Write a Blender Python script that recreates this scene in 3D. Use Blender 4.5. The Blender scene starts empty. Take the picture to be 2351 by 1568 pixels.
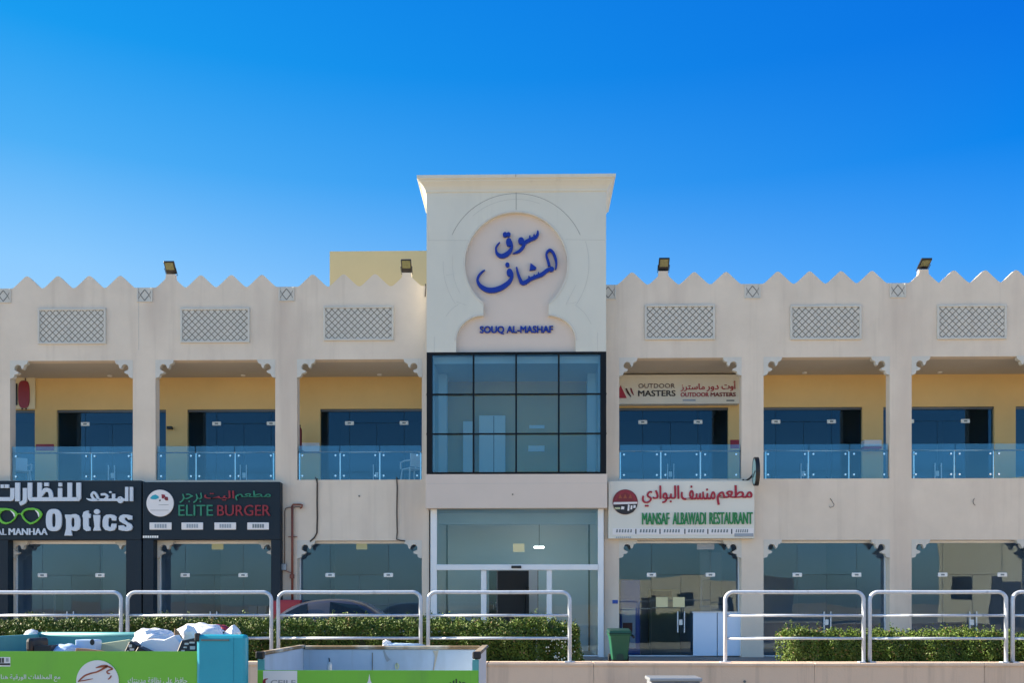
import bpy, bmesh, math, random
from mathutils import Vector, Matrix
R = math.radians
random.seed(7)
scene = bpy.context.scene
COL = scene.collection

# ---------------------------------------------------------------- camera
F = 2190.0                # focal length in units of a 2351 px wide picture
CX, HY = 1175.5, 1395.0   # picture centre column, horizon row
YAW = R(1.04)
CAM = Vector((0.0, -27.0, 1.42))
cd = bpy.data.cameras.new('camera')
cam = bpy.data.objects.new('camera', cd)
COL.objects.link(cam)
cam.location = CAM
cam.rotation_euler = (R(90), 0, YAW)
cd.sensor_width = 36.0
cd.lens = 36.0 * F / 2351.0
cd.shift_y = (HY - 785.2) / 2351.0
cd.clip_start = 0.1
cd.clip_end = 2000
scene.camera = cam

def at(px, py, y):
    """point of the vertical plane at depth y seen at photo position px, py"""
    u = (px - CX) / F
    v = (HY - py) / F
    t = (y - CAM.y) / (math.cos(YAW) + u * math.sin(YAW))
    return (t * (-math.sin(YAW) + u * math.cos(YAW)), CAM.z + v * t)
def X(px, y=0.0): return at(px, 1000, y)[0]
def Z(py, y=0.0, px=1215): return at(px, py, y)[1]

# ---------------------------------------------------------------- sky and sun
SUN_EL, SUN_AZ = 24.0, -85.0      # azimuth from +Y, clockwise
world = bpy.data.worlds.new('World')
scene.world = world
world.use_nodes = True
nt = world.node_tree
bg = nt.nodes['Background']
sky = nt.nodes.new('ShaderNodeTexSky')
sky.sky_type = 'NISHITA'
sky.sun_disc = False
sky.sun_elevation = R(SUN_EL)
sky.sun_rotation = R(SUN_AZ)
tc = nt.nodes.new('ShaderNodeTexCoord')
sp = nt.nodes.new('ShaderNodeSeparateXYZ')
nt.links.new(tc.outputs['Generated'], sp.inputs[0])
def ramp(stops):       # colour of the clear sky by height, low to high
    rp = nt.nodes.new('ShaderNodeValToRGB'); nt.links.new(sp.outputs[2], rp.inputs[0])
    el = rp.color_ramp.elements
    el[0].position, el[0].color = stops[0][0], (*stops[0][1], 1)
    el[1].position, el[1].color = stops[-1][0], (*stops[-1][1], 1)
    for p, c in stops[1:-1]:
        e = el.new(p); e.color = (*c, 1)
    return rp
EXPO = 1.62
SUN_SIDE = [(0.0, (.66, .80, .95)), (.16, (.46, .72, 1.0)), (.311, (.262, .597, 1.0)), (.402, (.074, .43, .93)), (.486, (.0105, .335, .875)), (.56, (.006, .28, .84)), (1.0, (.004, .12, .55))]
FAR_SIDE = [(0.0, (.50, .70, .92)), (.16, (.22, .54, .98)), (.311, (.050, .352, .955)), (.402, (.004, .235, .85)), (.486, (.003, .171, .776)), (.56, (.003, .150, .73)), (1.0, (.004, .09, .45))]
ra, rb_ = ramp(SUN_SIDE), ramp(FAR_SIDE)
sx_ = nt.nodes.new('ShaderNodeMapRange'); sx_.inputs[1].default_value = -0.42; sx_.inputs[2].default_value = 0.42
nt.links.new(sp.outputs[0], sx_.inputs[0])
mu = nt.nodes.new('ShaderNodeMix'); mu.data_type = 'RGBA'
nt.links.new(sx_.outputs[0], mu.inputs[0]); nt.links.new(ra.outputs[0], mu.inputs[6]); nt.links.new(rb_.outputs[0], mu.inputs[7])
# the half of the sky away from the sun stays the plain sky texture, slightly deeper
hs = nt.nodes.new('ShaderNodeHueSaturation'); hs.inputs['Saturation'].default_value = 1.25; hs.inputs['Value'].default_value = 0.80
rt = ramp([(0.0, (.66, .89, 1.20)), (.25, (.81, .985, 1.14)), (1.0, (1, 1, 1))])
mt_ = nt.nodes.new('ShaderNodeMix'); mt_.data_type = 'RGBA'; mt_.blend_type = 'MULTIPLY'; mt_.inputs[0].default_value = 1.0
nt.links.new(sky.outputs[0], mt_.inputs[6]); nt.links.new(rt.outputs[0], mt_.inputs[7])
nt.links.new(mt_.outputs[2], hs.inputs['Color'])
mr = nt.nodes.new('ShaderNodeMapRange'); mr.inputs[1].default_value = -0.15; mr.inputs[2].default_value = 0.35
nt.links.new(sp.outputs[1], mr.inputs[0])
mx = nt.nodes.new('ShaderNodeMix'); mx.data_type = 'RGBA'
nt.links.new(mr.outputs[0], mx.inputs[0]); nt.links.new(hs.outputs[0], mx.inputs[6])
sc_ = nt.nodes.new('ShaderNodeVectorMath'); sc_.operation = 'SCALE'; sc_.inputs['Scale'].default_value = 1 / (0.10 * 2 ** EXPO)
nt.links.new(mu.outputs[2], sc_.inputs[0]); nt.links.new(sc_.outputs[0], mx.inputs[7])
nt.links.new(mx.outputs[2], bg.inputs[0])
bg.inputs[1].default_value = 0.10

sd = bpy.data.lights.new('sun', 'SUN')
sd.energy = 5.0; sd.angle = R(0.5); sd.color = (1.0, 0.87, 0.68)
so = bpy.data.objects.new('sun', sd); COL.objects.link(so)
so.location = (-40, 20, 40)
sdir = Vector((math.sin(R(SUN_AZ)) * math.cos(R(SUN_EL)), math.cos(R(SUN_AZ)) * math.cos(R(SUN_EL)), math.sin(R(SUN_EL))))
so.rotation_euler = (-sdir).to_track_quat('-Z', 'Y').to_euler()

vs = scene.view_settings
vs.view_transform = 'Standard'; vs.look = 'None'; vs.gamma = 1; vs.exposure = EXPO
vs.use_curve_mapping = False
scene.render.film_transparent = False
scene.cycles.max_bounces = 10
scene.cycles.transparent_max_bounces = 16
scene.cycles.glossy_bounces = 5

# ---------------------------------------------------------------- materials
def mat(name, col, rough=0.6, metal=0.0, spec=0.5, noise=None, bump=None, coat=0.0, dirt=None, streak=None):
    """noise=(scale, amount) varies the colour, bump=(scale, strength), dirt=(colour, scale, low, high) patches"""
    m = bpy.data.materials.new(name); m.use_nodes = True
    n = m.node_tree; b = n.nodes['Principled BSDF']
    b.inputs['Base Color'].default_value = (*col, 1)
    b.inputs['Roughness'].default_value = rough
    b.inputs['Metallic'].default_value = metal
    b.inputs['Specular IOR Level'].default_value = spec
    b.inputs['Coat Weight'].default_value = coat
    t = n.nodes.new('ShaderNodeTexCoord')
    src = None
    if noise:
        nz = n.nodes.new('ShaderNodeTexNoise'); nz.inputs['Scale'].default_value = noise[0]; nz.inputs['Detail'].default_value = 8
        nz.inputs['Roughness'].default_value = 0.65
        n.links.new(t.outputs['Object'], nz.inputs['Vector'])
        r = n.nodes.new('ShaderNodeValToRGB')
        a = noise[1]
        r.color_ramp.elements[0].position = 0.25; r.color_ramp.elements[1].position = 0.75
        r.color_ramp.elements[0].color = (*[max(0, c * (1 - a)) for c in col], 1)
        r.color_ramp.elements[1].color = (*[min(1, c * (1 + a * .7)) for c in col], 1)
        n.links.new(nz.outputs['Fac'], r.inputs[0])
        src = r.outputs[0]
    if dirt:
        dz = n.nodes.new('ShaderNodeTexNoise'); dz.inputs['Scale'].default_value = dirt[1]; dz.inputs['Detail'].default_value = 6
        mp = n.nodes.new('ShaderNodeMapping'); mp.inputs['Scale'].default_value = (1, 1, 0.22)
        n.links.new(t.outputs['Object'], mp.inputs[0]); n.links.new(mp.outputs[0], dz.inputs['Vector'])
        r2 = n.nodes.new('ShaderNodeMapRange'); r2.inputs[1].default_value = dirt[2]; r2.inputs[2].default_value = dirt[3]
        n.links.new(dz.outputs['Fac'], r2.inputs[0])
        mm = n.nodes.new('ShaderNodeMix'); mm.data_type = 'RGBA'
        n.links.new(r2.outputs[0], mm.inputs[0])
        if src: n.links.new(src, mm.inputs[6])
        else: mm.inputs[6].default_value = (*col, 1)
        mm.inputs[7].default_value = (*dirt[0], 1)
        src = mm.outputs[2]
    if streak:       # narrow vertical run-off marks
        sz = n.nodes.new('ShaderNodeTexNoise'); sz.inputs['Scale'].default_value = streak[1]; sz.inputs['Detail'].default_value = 7; sz.inputs['Roughness'].default_value = .7
        mp2 = n.nodes.new('ShaderNodeMapping'); mp2.inputs['Scale'].default_value = (1, 1, 0.05)
        n.links.new(t.outputs['Object'], mp2.inputs[0]); n.links.new(mp2.outputs[0], sz.inputs['Vector'])
        r3 = n.nodes.new('ShaderNodeMapRange'); r3.inputs[1].default_value = streak[2]; r3.inputs[2].default_value = streak[3]; r3.inputs[4].default_value = streak[4]
        n.links.new(sz.outputs['Fac'], r3.inputs[0])
        m3 = n.nodes.new('ShaderNodeMix'); m3.data_type = 'RGBA'
        n.links.new(r3.outputs[0], m3.inputs[0])
        if src: n.links.new(src, m3.inputs[6])
        else: m3.inputs[6].default_value = (*col, 1)
        m3.inputs[7].default_value = (*streak[0], 1)
        src = m3.outputs[2]
    if src: n.links.new(src, b.inputs['Base Color'])
    if bump:
        bz = n.nodes.new('ShaderNodeTexNoise'); bz.inputs['Scale'].default_value = bump[0]; bz.inputs['Detail'].default_value = 5
        n.links.new(t.outputs['Object'], bz.inputs['Vector'])
        bp = n.nodes.new('ShaderNodeBump'); bp.inputs['Strength'].default_value = bump[1]; bp.inputs['Distance'].default_value = 0.02
        n.links.new(bz.outputs['Fac'], bp.inputs['Height']); n.links.new(bp.outputs[0], b.inputs['Normal'])
    return m

def glass(name, tint, base_refl, refl_col=(1, 1, 1), wob=0.0, rough=0.0):
    m = bpy.data.materials.new(name); m.use_nodes = True
    n = m.node_tree
    for x in list(n.nodes):
        if x.type != 'OUTPUT_MATERIAL': n.nodes.remove(x)
    out = n.nodes['Material Output']
    tr = n.nodes.new('ShaderNodeBsdfTransparent'); tr.inputs[0].default_value = (*tint, 1)
    gl = n.nodes.new('ShaderNodeBsdfGlossy'); gl.inputs['Color'].default_value = (*refl_col, 1); gl.inputs['Roughness'].default_value = rough
    fr = n.nodes.new('ShaderNodeFresnel'); fr.inputs[0].default_value = 1.5
    ad = n.nodes.new('ShaderNodeMath'); ad.operation = 'ADD'; ad.inputs[1].default_value = base_refl; ad.use_clamp = True
    n.links.new(fr.outputs[0], ad.inputs[0])
    mi = n.nodes.new('ShaderNodeMixShader')
    n.links.new(ad.outputs[0], mi.inputs[0]); n.links.new(tr.outputs[0], mi.inputs[1]); n.links.new(gl.outputs[0], mi.inputs[2])
    if wob:
        t = n.nodes.new('ShaderNodeTexCoord')
        bz = n.nodes.new('ShaderNodeTexNoise'); bz.inputs['Scale'].default_value = 0.9; bz.inputs['Detail'].default_value = 1
        n.links.new(t.outputs['Object'], bz.inputs['Vector'])
        bp = n.nodes.new('ShaderNodeBump'); bp.inputs['Strength'].default_value = wob; bp.inputs['Distance'].default_value = 0.05
        n.links.new(bz.outputs['Fac'], bp.inputs['Height']); n.links.new(bp.outputs[0], gl.inputs['Normal'])
    n.links.new(mi.outputs[0], out.inputs[0])
    return m

M = {}
M['wall'] = mat('beige_render', (.69, .605, .505), .9, noise=(.7, .10), bump=(60, .12), spec=.2, dirt=((.56, .475, .40), .8, .54, .78), streak=((.40, .34, .28), 2.6, .53, .78, .36))
M['white'] = mat('white_cladding', (.635, .63, .56), .55, noise=(.5, .05), spec=.35, dirt=((.50, .51, .47), .5, .60, .85), streak=((.38, .37, .32), 2.2, .56, .80, .40))
M['inset'] = mat('beige_cladding', (.64, .555, .49), .6, noise=(.5, .05), spec=.3)
M['trim'] = mat('white_trim', (.58, .565, .515), .7, noise=(3, .07), spec=.3, streak=((.36, .33, .28), 6, .55, .8, .5))
M['yellow'] = mat('ochre_paint', (.74, .52, .23), .85, noise=(.9, .06), bump=(50, .08), spec=.2)
M['paleyellow'] = mat('pale_yellow_paint', (.66, .52, .28), .85, noise=(.6, .05), spec=.2)
M['ceil'] = mat('ceiling_paint', (.48, .45, .40), .9, spec=.1)
M['joint'] = mat('joint_line', (.16, .16, .15), .9)
M['recess'] = mat('grey_backing', (.20, .19, .16), .95)
M['groove'] = mat('faint_groove', (.42, .43, .41), .9)
M['roof'] = mat('roof_screed', (.42, .40, .37), .95, noise=(.6, .12))
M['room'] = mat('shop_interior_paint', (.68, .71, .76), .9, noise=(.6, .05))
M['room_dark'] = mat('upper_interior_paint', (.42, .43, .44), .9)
M['tile'] = mat('floor_tile', (.50, .47, .43), .35, noise=(2, .08))
M['glass_low'] = glass('shop_glass', (.80, .87, .93), .016, (.62, .82, .98), wob=.04)
M['glass_up'] = glass('upper_shop_glass', (.52, .66, .74), .004, (.52, .74, .93), wob=.03)
M['glass_cw'] = glass('curtain_wall_glass', (.80, .90, .92), .02, (.55, .84, 1.0), wob=.05)
M['glass_ent'] = glass('entrance_glass', (.88, .95, .96), .0, (.7, .9, 1.0), wob=.04)
M['glass_bal'] = glass('balustrade_glass', (.86, .95, .97), .055, (.44, .66, .80), wob=.02)
M['darkframe'] = mat('dark_aluminium', (.008, .010, .014), .5, spec=.15)
M['hall'] = mat('white_hall_paint', (.86, .88, .88), .9)
M['dryleaf'] = mat('dry_leaf', (.20, .13, .05), .7, noise=(4, .3))
M['warmwall'] = mat('warm_tan_partition', (.52, .42, .28), .8, noise=(1, .1))
M['greyframe'] = mat('grey_aluminium', (.12, .12, .12), .4, .5)
M['whiteframe'] = mat('white_aluminium', (.74, .77, .80), .35, noise=(2, .04))
M['steel'] = mat('stainless_steel', (.72, .74, .76), .22, 1.0)
M['label'] = mat('white_label', (.80, .82, .80), .5)
M['labelink'] = mat('label_ink', (.16, .20, .22), .6)
M['note'] = mat('yellow_paper', (.72, .66, .38), .8)
M['slate'] = mat('slate_panel', (.010, .021, .034), .5, noise=(.8, .12), spec=.25)
M['slate2'] = mat('slate_panel_side', (.016, .020, .027), .5)
M['lwhite'] = mat('letter_white', (.54, .61, .70), .4)
M['lgreen'] = mat('letter_green', (.02, .20, .12), .4)
M['lred'] = mat('letter_red', (.25, .012, .025), .4)
M['lime'] = mat('lime_acrylic', (.13, .46, .03), .3)
M['blue'] = mat('letter_blue', (.006, .030, .30), .4, spec=.4)
M['blueside'] = mat('letter_blue_side', (.006, .02, .15), .5)
M['signwhite'] = mat('sign_face', (.66, .66, .60), .5, noise=(.6, .04))
M['crimson'] = mat('letter_crimson', (.33, .008, .028), .4)
M['sgreen'] = mat('sign_green', (.008, .20, .055), .45)
M['cream'] = mat('cream_sign', (.70, .62, .42), .55)
M['brownink'] = mat('brown_ink', (.07, .03, .03), .6)
M['black'] = mat('black_plastic', (.012, .012, .014), .4)
M['rubber'] = mat('black_rubber', (.015, .015, .016), .8)
M['lens'] = mat('lamp_lens', (.19, .19, .08), .15, noise=(9, .4), spec=.6)
M['pipe'] = mat('red_oxide_pipe', (.20, .055, .035), .6, noise=(12, .2))
M['brownpipe'] = mat('brown_conduit', (.13, .09, .07), .6)
M['cable'] = mat('dark_cable', (.045, .035, .03), .7)
M['redbox'] = mat('red_enamel', (.34, .02, .04), .4, noise=(3, .1))
M['darkred'] = mat('deep_red_enamel', (.18, .008, .012), .3)
M['galv'] = mat('painted_rail', (.57, .61, .68), .40, .15, noise=(14, .12), dirt=((.22, .25, .30), 5.0, .60, .72))
M['stone'] = mat('beige_wall_coating', (.72, .53, .39), .9, noise=(1.1, .08), bump=(40, .15), dirt=((.50, .38, .30), .8, .55, .8), streak=((.34, .25, .19), 4, .52, .75, .55))
M['paving'] = mat('grey_paving', (.20, .18, .165), .8, noise=(3, .15), bump=(30, .2))
M['lane'] = mat('beige_lane_paving', (.56, .44, .30), .9, noise=(.6, .12), bump=(20, .2))
M['asphalt'] = mat('dusty_concrete_road', (.26, .215, .16), .9, noise=(25, .35), bump=(90, .4))
M['sand'] = mat('sandy_ground', (.36, .28, .18), .95, noise=(.15, .12), bump=(5, .2))
M['tan'] = mat('tan_building', (.66, .53, .36), .9, noise=(.3, .06))
M['leaf'] = mat('hedge_leaf', (.075, .125, .016), .55, noise=(2.2, .45), spec=.3)
M['leafpale'] = mat('hedge_new_leaf', (.115, .17, .028), .55, noise=(3, .3), spec=.3)
M['twig'] = mat('hedge_core', (.018, .026, .009), .95)
M['petal'] = mat('white_blossom', (.62, .62, .52), .7)
M['silver'] = mat('silver_car_paint', (.085, .09, .11), .28, .6, coat=.6)
M['carglass'] = mat('dark_car_glass', (.006, .007, .008), .06, spec=.6)
M['tyre'] = mat('tyre', (.014, .014, .014), .85)
M['chrome'] = mat('chrome', (.7, .7, .7), .12, 1.0)
M['bingreen'] = mat('green_bin_plastic', (.004, .090, .046), .45, noise=(5, .08))
M['binlid'] = mat('dark_green_lid', (.006, .040, .030), .40)
M['teal'] = mat('teal_paint', (.09, .34, .36), .5, noise=(1.6, .12), dirt=((.05, .24, .27), 1.4, .55, .78))
M['tealdeep'] = mat('deep_teal_paint', (.016, .34, .46), .4, noise=(1.4, .12), dirt=((.012, .22, .30), 1.1, .52, .75), streak=((.02, .12, .16), 9, .58, .8, .6))
M['innerblue'] = mat('worn_pale_blue_paint', (.36, .46, .58), .6, noise=(2.0, .12), dirt=((.22, .27, .30), 2.2, .60, .80), streak=((.17, .15, .12), 8, .60, .82, .6))
M['banner'] = mat('lime_green_vinyl', (.17, .49, .035), .45, noise=(1.2, .06), dirt=((.13, .34, .05), 3, .58, .8), streak=((.10, .22, .05), 7, .60, .8, .5))
M['rust'] = mat('rusty_edge', (.22, .15, .08), .85, noise=(7, .45), dirt=((.45, .45, .40), 3.5, .45, .62))
M['vinylwhite'] = mat('white_vinyl', (.72, .71, .72), .5)
M['horse'] = mat('rust_red_ink', (.30, .07, .03), .6)
M['paperwhite'] = mat('crumpled_white_paper', (.74, .75, .80), .8, noise=(6, .06))
M['card'] = mat('brown_cardboard', (.27, .165, .09), .85, noise=(6, .2))
M['greencard'] = mat('pale_green_card', (.46, .50, .32), .7)
M['blackcard'] = mat('black_carton', (.016, .014, .018), .5)
M['iceblue'] = mat('ice_blue_sheet', (.50, .64, .82), .5)
M['counter'] = mat('white_counter_board', (.62, .74, .90), .4)
M['fridge'] = mat('blue_fridge_print', (.03, .10, .42), .3)
M['bluesign'] = mat('small_blue_plate', (.01, .07, .35), .4)
M['wood'] = mat('dark_wood', (.10, .07, .05), .5)
M['plastic'] = mat('white_plastic', (.70, .72, .74), .4)
M['charcoal'] = mat('charcoal_panel', (.04, .036, .036), .6)
M['greybox'] = mat('grey_enamel', (.30, .33, .37), .35, .3, noise=(4, .1))
M['cream_box'] = mat('cream_board', (.62, .60, .56), .6)
M['aqua'] = mat('aqua_sign_face', (.30, .50, .52), .4)

# ---------------------------------------------------------------- helpers
class MB:
    def __init__(s): s.v = []; s.f = []
    def add(s, vs_, fs):
        b = len(s.v); s.v += [tuple(p) for p in vs_]; s.f += [tuple(i + b for i in f) for f in fs]; return s
    def box(s, x0, x1, y0, y1, z0, z1):
        if x0 > x1: x0, x1 = x1, x0
        if y0 > y1: y0, y1 = y1, y0
        if z0 > z1: z0, z1 = z1, z0
        return s.add([(x0, y0, z0), (x1, y0, z0), (x1, y1, z0), (x0, y1, z0), (x0, y0, z1), (x1, y0, z1), (x1, y1, z1), (x0, y1, z1)],
                     [(0, 3, 2, 1), (4, 5, 6, 7), (0, 1, 5, 4), (1, 2, 6, 5), (2, 3, 7, 6), (3, 0, 4, 7)])
    def hexa(s, p):      # eight corners: bottom ring then top ring
        return s.add(p, [(0, 3, 2, 1), (4, 5, 6, 7), (0, 1, 5, 4), (1, 2, 6, 5), (2, 3, 7, 6), (3, 0, 4, 7)])
    def prism(s, outer, y0, y1, holes=()):
        """polygon in the X-Z plane with holes, from depth y0 (front) to y1"""
        from mathutils.geometry import tessellate_polygon
        loops = [list(outer)] + [list(h) for h in holes]
        flat = [p for l in loops for p in l]
        tris = tessellate_polygon([[Vector((p[0], p[1], 0)) for p in l] for l in loops])
        n = len(flat); fs = []
        for t in tris:
            a, b, c = [flat[i] for i in t]
            ar = (b[0] - a[0]) * (c[1] - a[1]) - (c[0] - a[0]) * (b[1] - a[1])
            if abs(ar) < 1e-12: continue
            if ar < 0: t = (t[0], t[2], t[1])
            fs.append(tuple(t)); fs.append((t[0] + n, t[2] + n, t[1] + n))
        k = 0
        for li, l in enumerate(loops):
            m = len(l)
            ar = sum(l[i][0] * l[(i + 1) % m][1] - l[(i + 1) % m][0] * l[i][1] for i in range(m))
            ccw = (ar > 0) == (li == 0)
            for i in range(m):
                j = (i + 1) % m
                q = (k + i, k + i + n, k + j + n, k + j)
                fs.append(q if ccw else q[::-1])
            k += m
        return s.add([(p[0], y0, p[1]) for p in flat] + [(p[0], y1, p[1]) for p in flat], fs)
    def tube(s, pts, r, n=10, cap=True):
        pts = [Vector(p) for p in pts]; rs = r if isinstance(r, (list, tuple)) else [r] * len(pts)
        rings = []; up = None
        for i, p in enumerate(pts):
            d = (pts[min(i + 1, len(pts) - 1)] - pts[max(i - 1, 0)]).normalized()
            if up is None:
                up = Vector((0, 0, 1)) if abs(d.z) < .9 else Vector((0, 1, 0))
            sd_ = d.cross(up).normalized(); up = sd_.cross(d).normalized()
            rings.append([p + (sd_ * math.cos(2 * math.pi * k / n) + up * math.sin(2 * math.pi * k / n)) * rs[i] for k in range(n)])
        vs_ = [q for rg in rings for q in rg]; fs = []
        for i in range(len(rings) - 1):
            for k in range(n):
                a = i * n + k; b = i * n + (k + 1) % n
                fs.append((a, a + n, b + n, b))
        if cap:
            fs.append(tuple(range(n))); fs.append(tuple(range(len(vs_) - 1, len(vs_) - n - 1, -1)))
        return s.add(vs_, fs)
    def cyl(s, a, b, r, n=16): return s.tube([a, b], r, n)
    def skew(s, yc):          # a pane never sits perfectly true
        a, b = random.uniform(-.004, .004), random.uniform(-.004, .004)
        xm = sum(p[0] for p in s.v) / len(s.v); zm = sum(p[2] for p in s.v) / len(s.v)
        s.v = [(x, y + a * (x - xm) + b * (z - zm), z) for x, y, z in s.v]; return s
    def turn(s, cx, cy, deg):
        c, n = math.cos(R(deg)), math.sin(R(deg))
        s.v = [(cx + (x - cx) * c - (y - cy) * n, cy + (x - cx) * n + (y - cy) * c, z) for x, y, z in s.v]; return s
    def quad(s, a, b, c, d): return s.add([a, b, c, d], [(0, 1, 2, 3)])
    def build(s, name, m, parent=None, smooth=False, bevel=0.0, seg=1):
        me = bpy.data.meshes.new(name); me.from_pydata(s.v, [], s.f); me.validate(); me.update()
        o = bpy.data.objects.new(name, me); COL.objects.link(o)
        me.materials.append(M[m] if isinstance(m, str) else m)
        if parent is not None:
            o.parent = parent
            o.matrix_parent_inverse = parent_inv(parent)
        if smooth:
            for p in me.polygons: p.use_smooth = True
        if bevel:
            b = o.modifiers.new('bevel', 'BEVEL'); b.width = bevel; b.segments = seg; b.limit_method = 'ANGLE'; b.angle_limit = R(40)
        return o
def world_mat(o):
    m = Matrix.LocRotScale(o.location, o.rotation_euler, o.scale)
    if o.parent: m = world_mat(o.parent) @ o.matrix_parent_inverse @ m
    return m
def parent_inv(p): return world_mat(p).inverted()
def tag(o, label=None, cat=None, group=None, kind=None):
    if label: o['label'] = label
    if cat: o['category'] = cat
    if group: o['group'] = group
    if kind: o['kind'] = kind
    return o
def thing(name, loc, label, cat, group=None, rz=0.0):
    o = bpy.data.objects.new(name, None); COL.objects.link(o); o.location = loc; o.rotation_euler = (0, 0, rz)
    o.empty_display_size = .2
    return tag(o, label, cat, group)
def copy_tree(o, parent=None):
    c = o.copy(); COL.objects.link(c)
    if parent is not None: c.parent = parent
    for ch in list(o.children): copy_tree(ch, c)
    return c
def ell(cx, cz, rx, rz, n=28, a0=0.0, a1=2 * math.pi, e=2.0):
    out = []
    for i in range(n):
        a = a0 + (a1 - a0) * i / n
        c, s_ = math.cos(a), math.sin(a)
        out.append((cx + rx * math.copysign(abs(c) ** (2 / e), c), cz + rz * math.copysign(abs(s_) ** (2 / e), s_)))
    return out
def smooth_poly(pts, ws, k=6):
    """Catmull-Rom through points with widths"""
    P = [Vector((p[0], p[1], w)) for p, w in zip(pts, ws)]
    out = []
    for i in range(len(P) - 1):
        p0 = P[max(i - 1, 0)]; p1 = P[i]; p2 = P[i + 1]; p3 = P[min(i + 2, len(P) - 1)]
        for j in range(k):
            t = j / k
            out.append(0.5 * ((2 * p1) + (p2 - p0) * t + (2 * p0 - 5 * p1 + 4 * p2 - p3) * t * t + (3 * p1 - p0 - 3 * p2 + p3) * t ** 3))
    out.append(P[-1])
    return out
def ribbon(pts, ws, k=6):
    C = smooth_poly(pts, ws, k) if k > 1 else [Vector((p[0], p[1], w)) for p, w in zip(pts, ws)]
    L, Rr = [], []
    for i, p in enumerate(C):
        a = C[max(i - 1, 0)]; b = C[min(i + 1, len(C) - 1)]
        d = Vector((b.x - a.x, b.y - a.y))
        if d.length < 1e-9: continue
        d.normalize(); nx, nz = -d.y, d.x
        h = p.z / 2
        L.append((p.x + nx * h, p.y + nz * h)); Rr.append((p.x - nx * h, p.y - nz * h))
    return L, Rr
def add_ribbon(mb, pts, ws, y0, y1, k=6):
    L, Rr = ribbon(pts, ws, k); n = len(L)
    vs_ = []
    for (a, b) in zip(L, Rr): vs_ += [(a[0], y0, a[1]), (b[0], y0, b[1]), (b[0], y1, b[1]), (a[0], y1, a[1])]
    fs = []
    for i in range(n - 1):
        o = i * 4
        for q in range(4):
            fs.append((o + q, o + 4 + q, o + 4 + (q + 1) % 4, o + (q + 1) % 4))
    fs.append((0, 1, 2, 3)); fs.append(((n - 1) * 4 + 3, (n - 1) * 4 + 2, (n - 1) * 4 + 1, (n - 1) * 4))
    mb.add(vs_, fs)

# Arabic letters in their joined forms (isolated, final, initial, medial), drawn with Blender's built-in font
AR = {'ا': (0xFE8D, 0xFE8E, 0, 0), 'أ': (0xFE83, 0xFE84, 0, 0), 'ب': (0xFE8F, 0xFE90, 0xFE91, 0xFE92), 'ت': (0xFE95, 0xFE96, 0xFE97, 0xFE98),
      'ة': (0xFE93, 0xFE94, 0, 0), 'ج': (0xFE9D, 0xFE9E, 0xFE9F, 0xFEA0), 'ح': (0xFEA1, 0xFEA2, 0xFEA3, 0xFEA4), 'خ': (0xFEA5, 0xFEA6, 0xFEA7, 0xFEA8),
      'د': (0xFEA9, 0xFEAA, 0, 0), 'ر': (0xFEAD, 0xFEAE, 0, 0), 'ز': (0xFEAF, 0xFEB0, 0, 0), 'س': (0xFEB1, 0xFEB2, 0xFEB3, 0xFEB4),
      'ط': (0xFEC1, 0xFEC2, 0xFEC3, 0xFEC4), 'ظ': (0xFEC5, 0xFEC6, 0xFEC7, 0xFEC8), 'ع': (0xFEC9, 0xFECA, 0xFECB, 0xFECC), 'ف': (0xFED1, 0xFED2, 0xFED3, 0xFED4),
      'ق': (0xFED5, 0xFED6, 0xFED7, 0xFED8), 'ك': (0xFED9, 0xFEDA, 0xFEDB, 0xFEDC), 'ل': (0xFEDD, 0xFEDE, 0xFEDF, 0xFEE0), 'م': (0xFEE1, 0xFEE2, 0xFEE3, 0xFEE4),
      'ن': (0xFEE5, 0xFEE6, 0xFEE7, 0xFEE8), 'ه': (0xFEE9, 0xFEEA, 0xFEEB, 0xFEEC), 'و': (0xFEED, 0xFEEE, 0, 0), 'ى': (0xFEEF, 0xFEF0, 0, 0), 'ي': (0xFEF1, 0xFEF2, 0xFEF3, 0xFEF4)}
def arabic(t):
    out = []
    for i, c in enumerate(t):
        if c not in AR: out.append(c); continue
        f = AR[c]
        pj = i > 0 and t[i - 1] in AR and AR[t[i - 1]][2] != 0
        nj = i + 1 < len(t) and t[i + 1] in AR and f[2] != 0
        out.append(chr(f[3] if pj and nj else f[2] if nj else f[1] if pj else f[0]))
    return ''.join(reversed(out))
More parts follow.
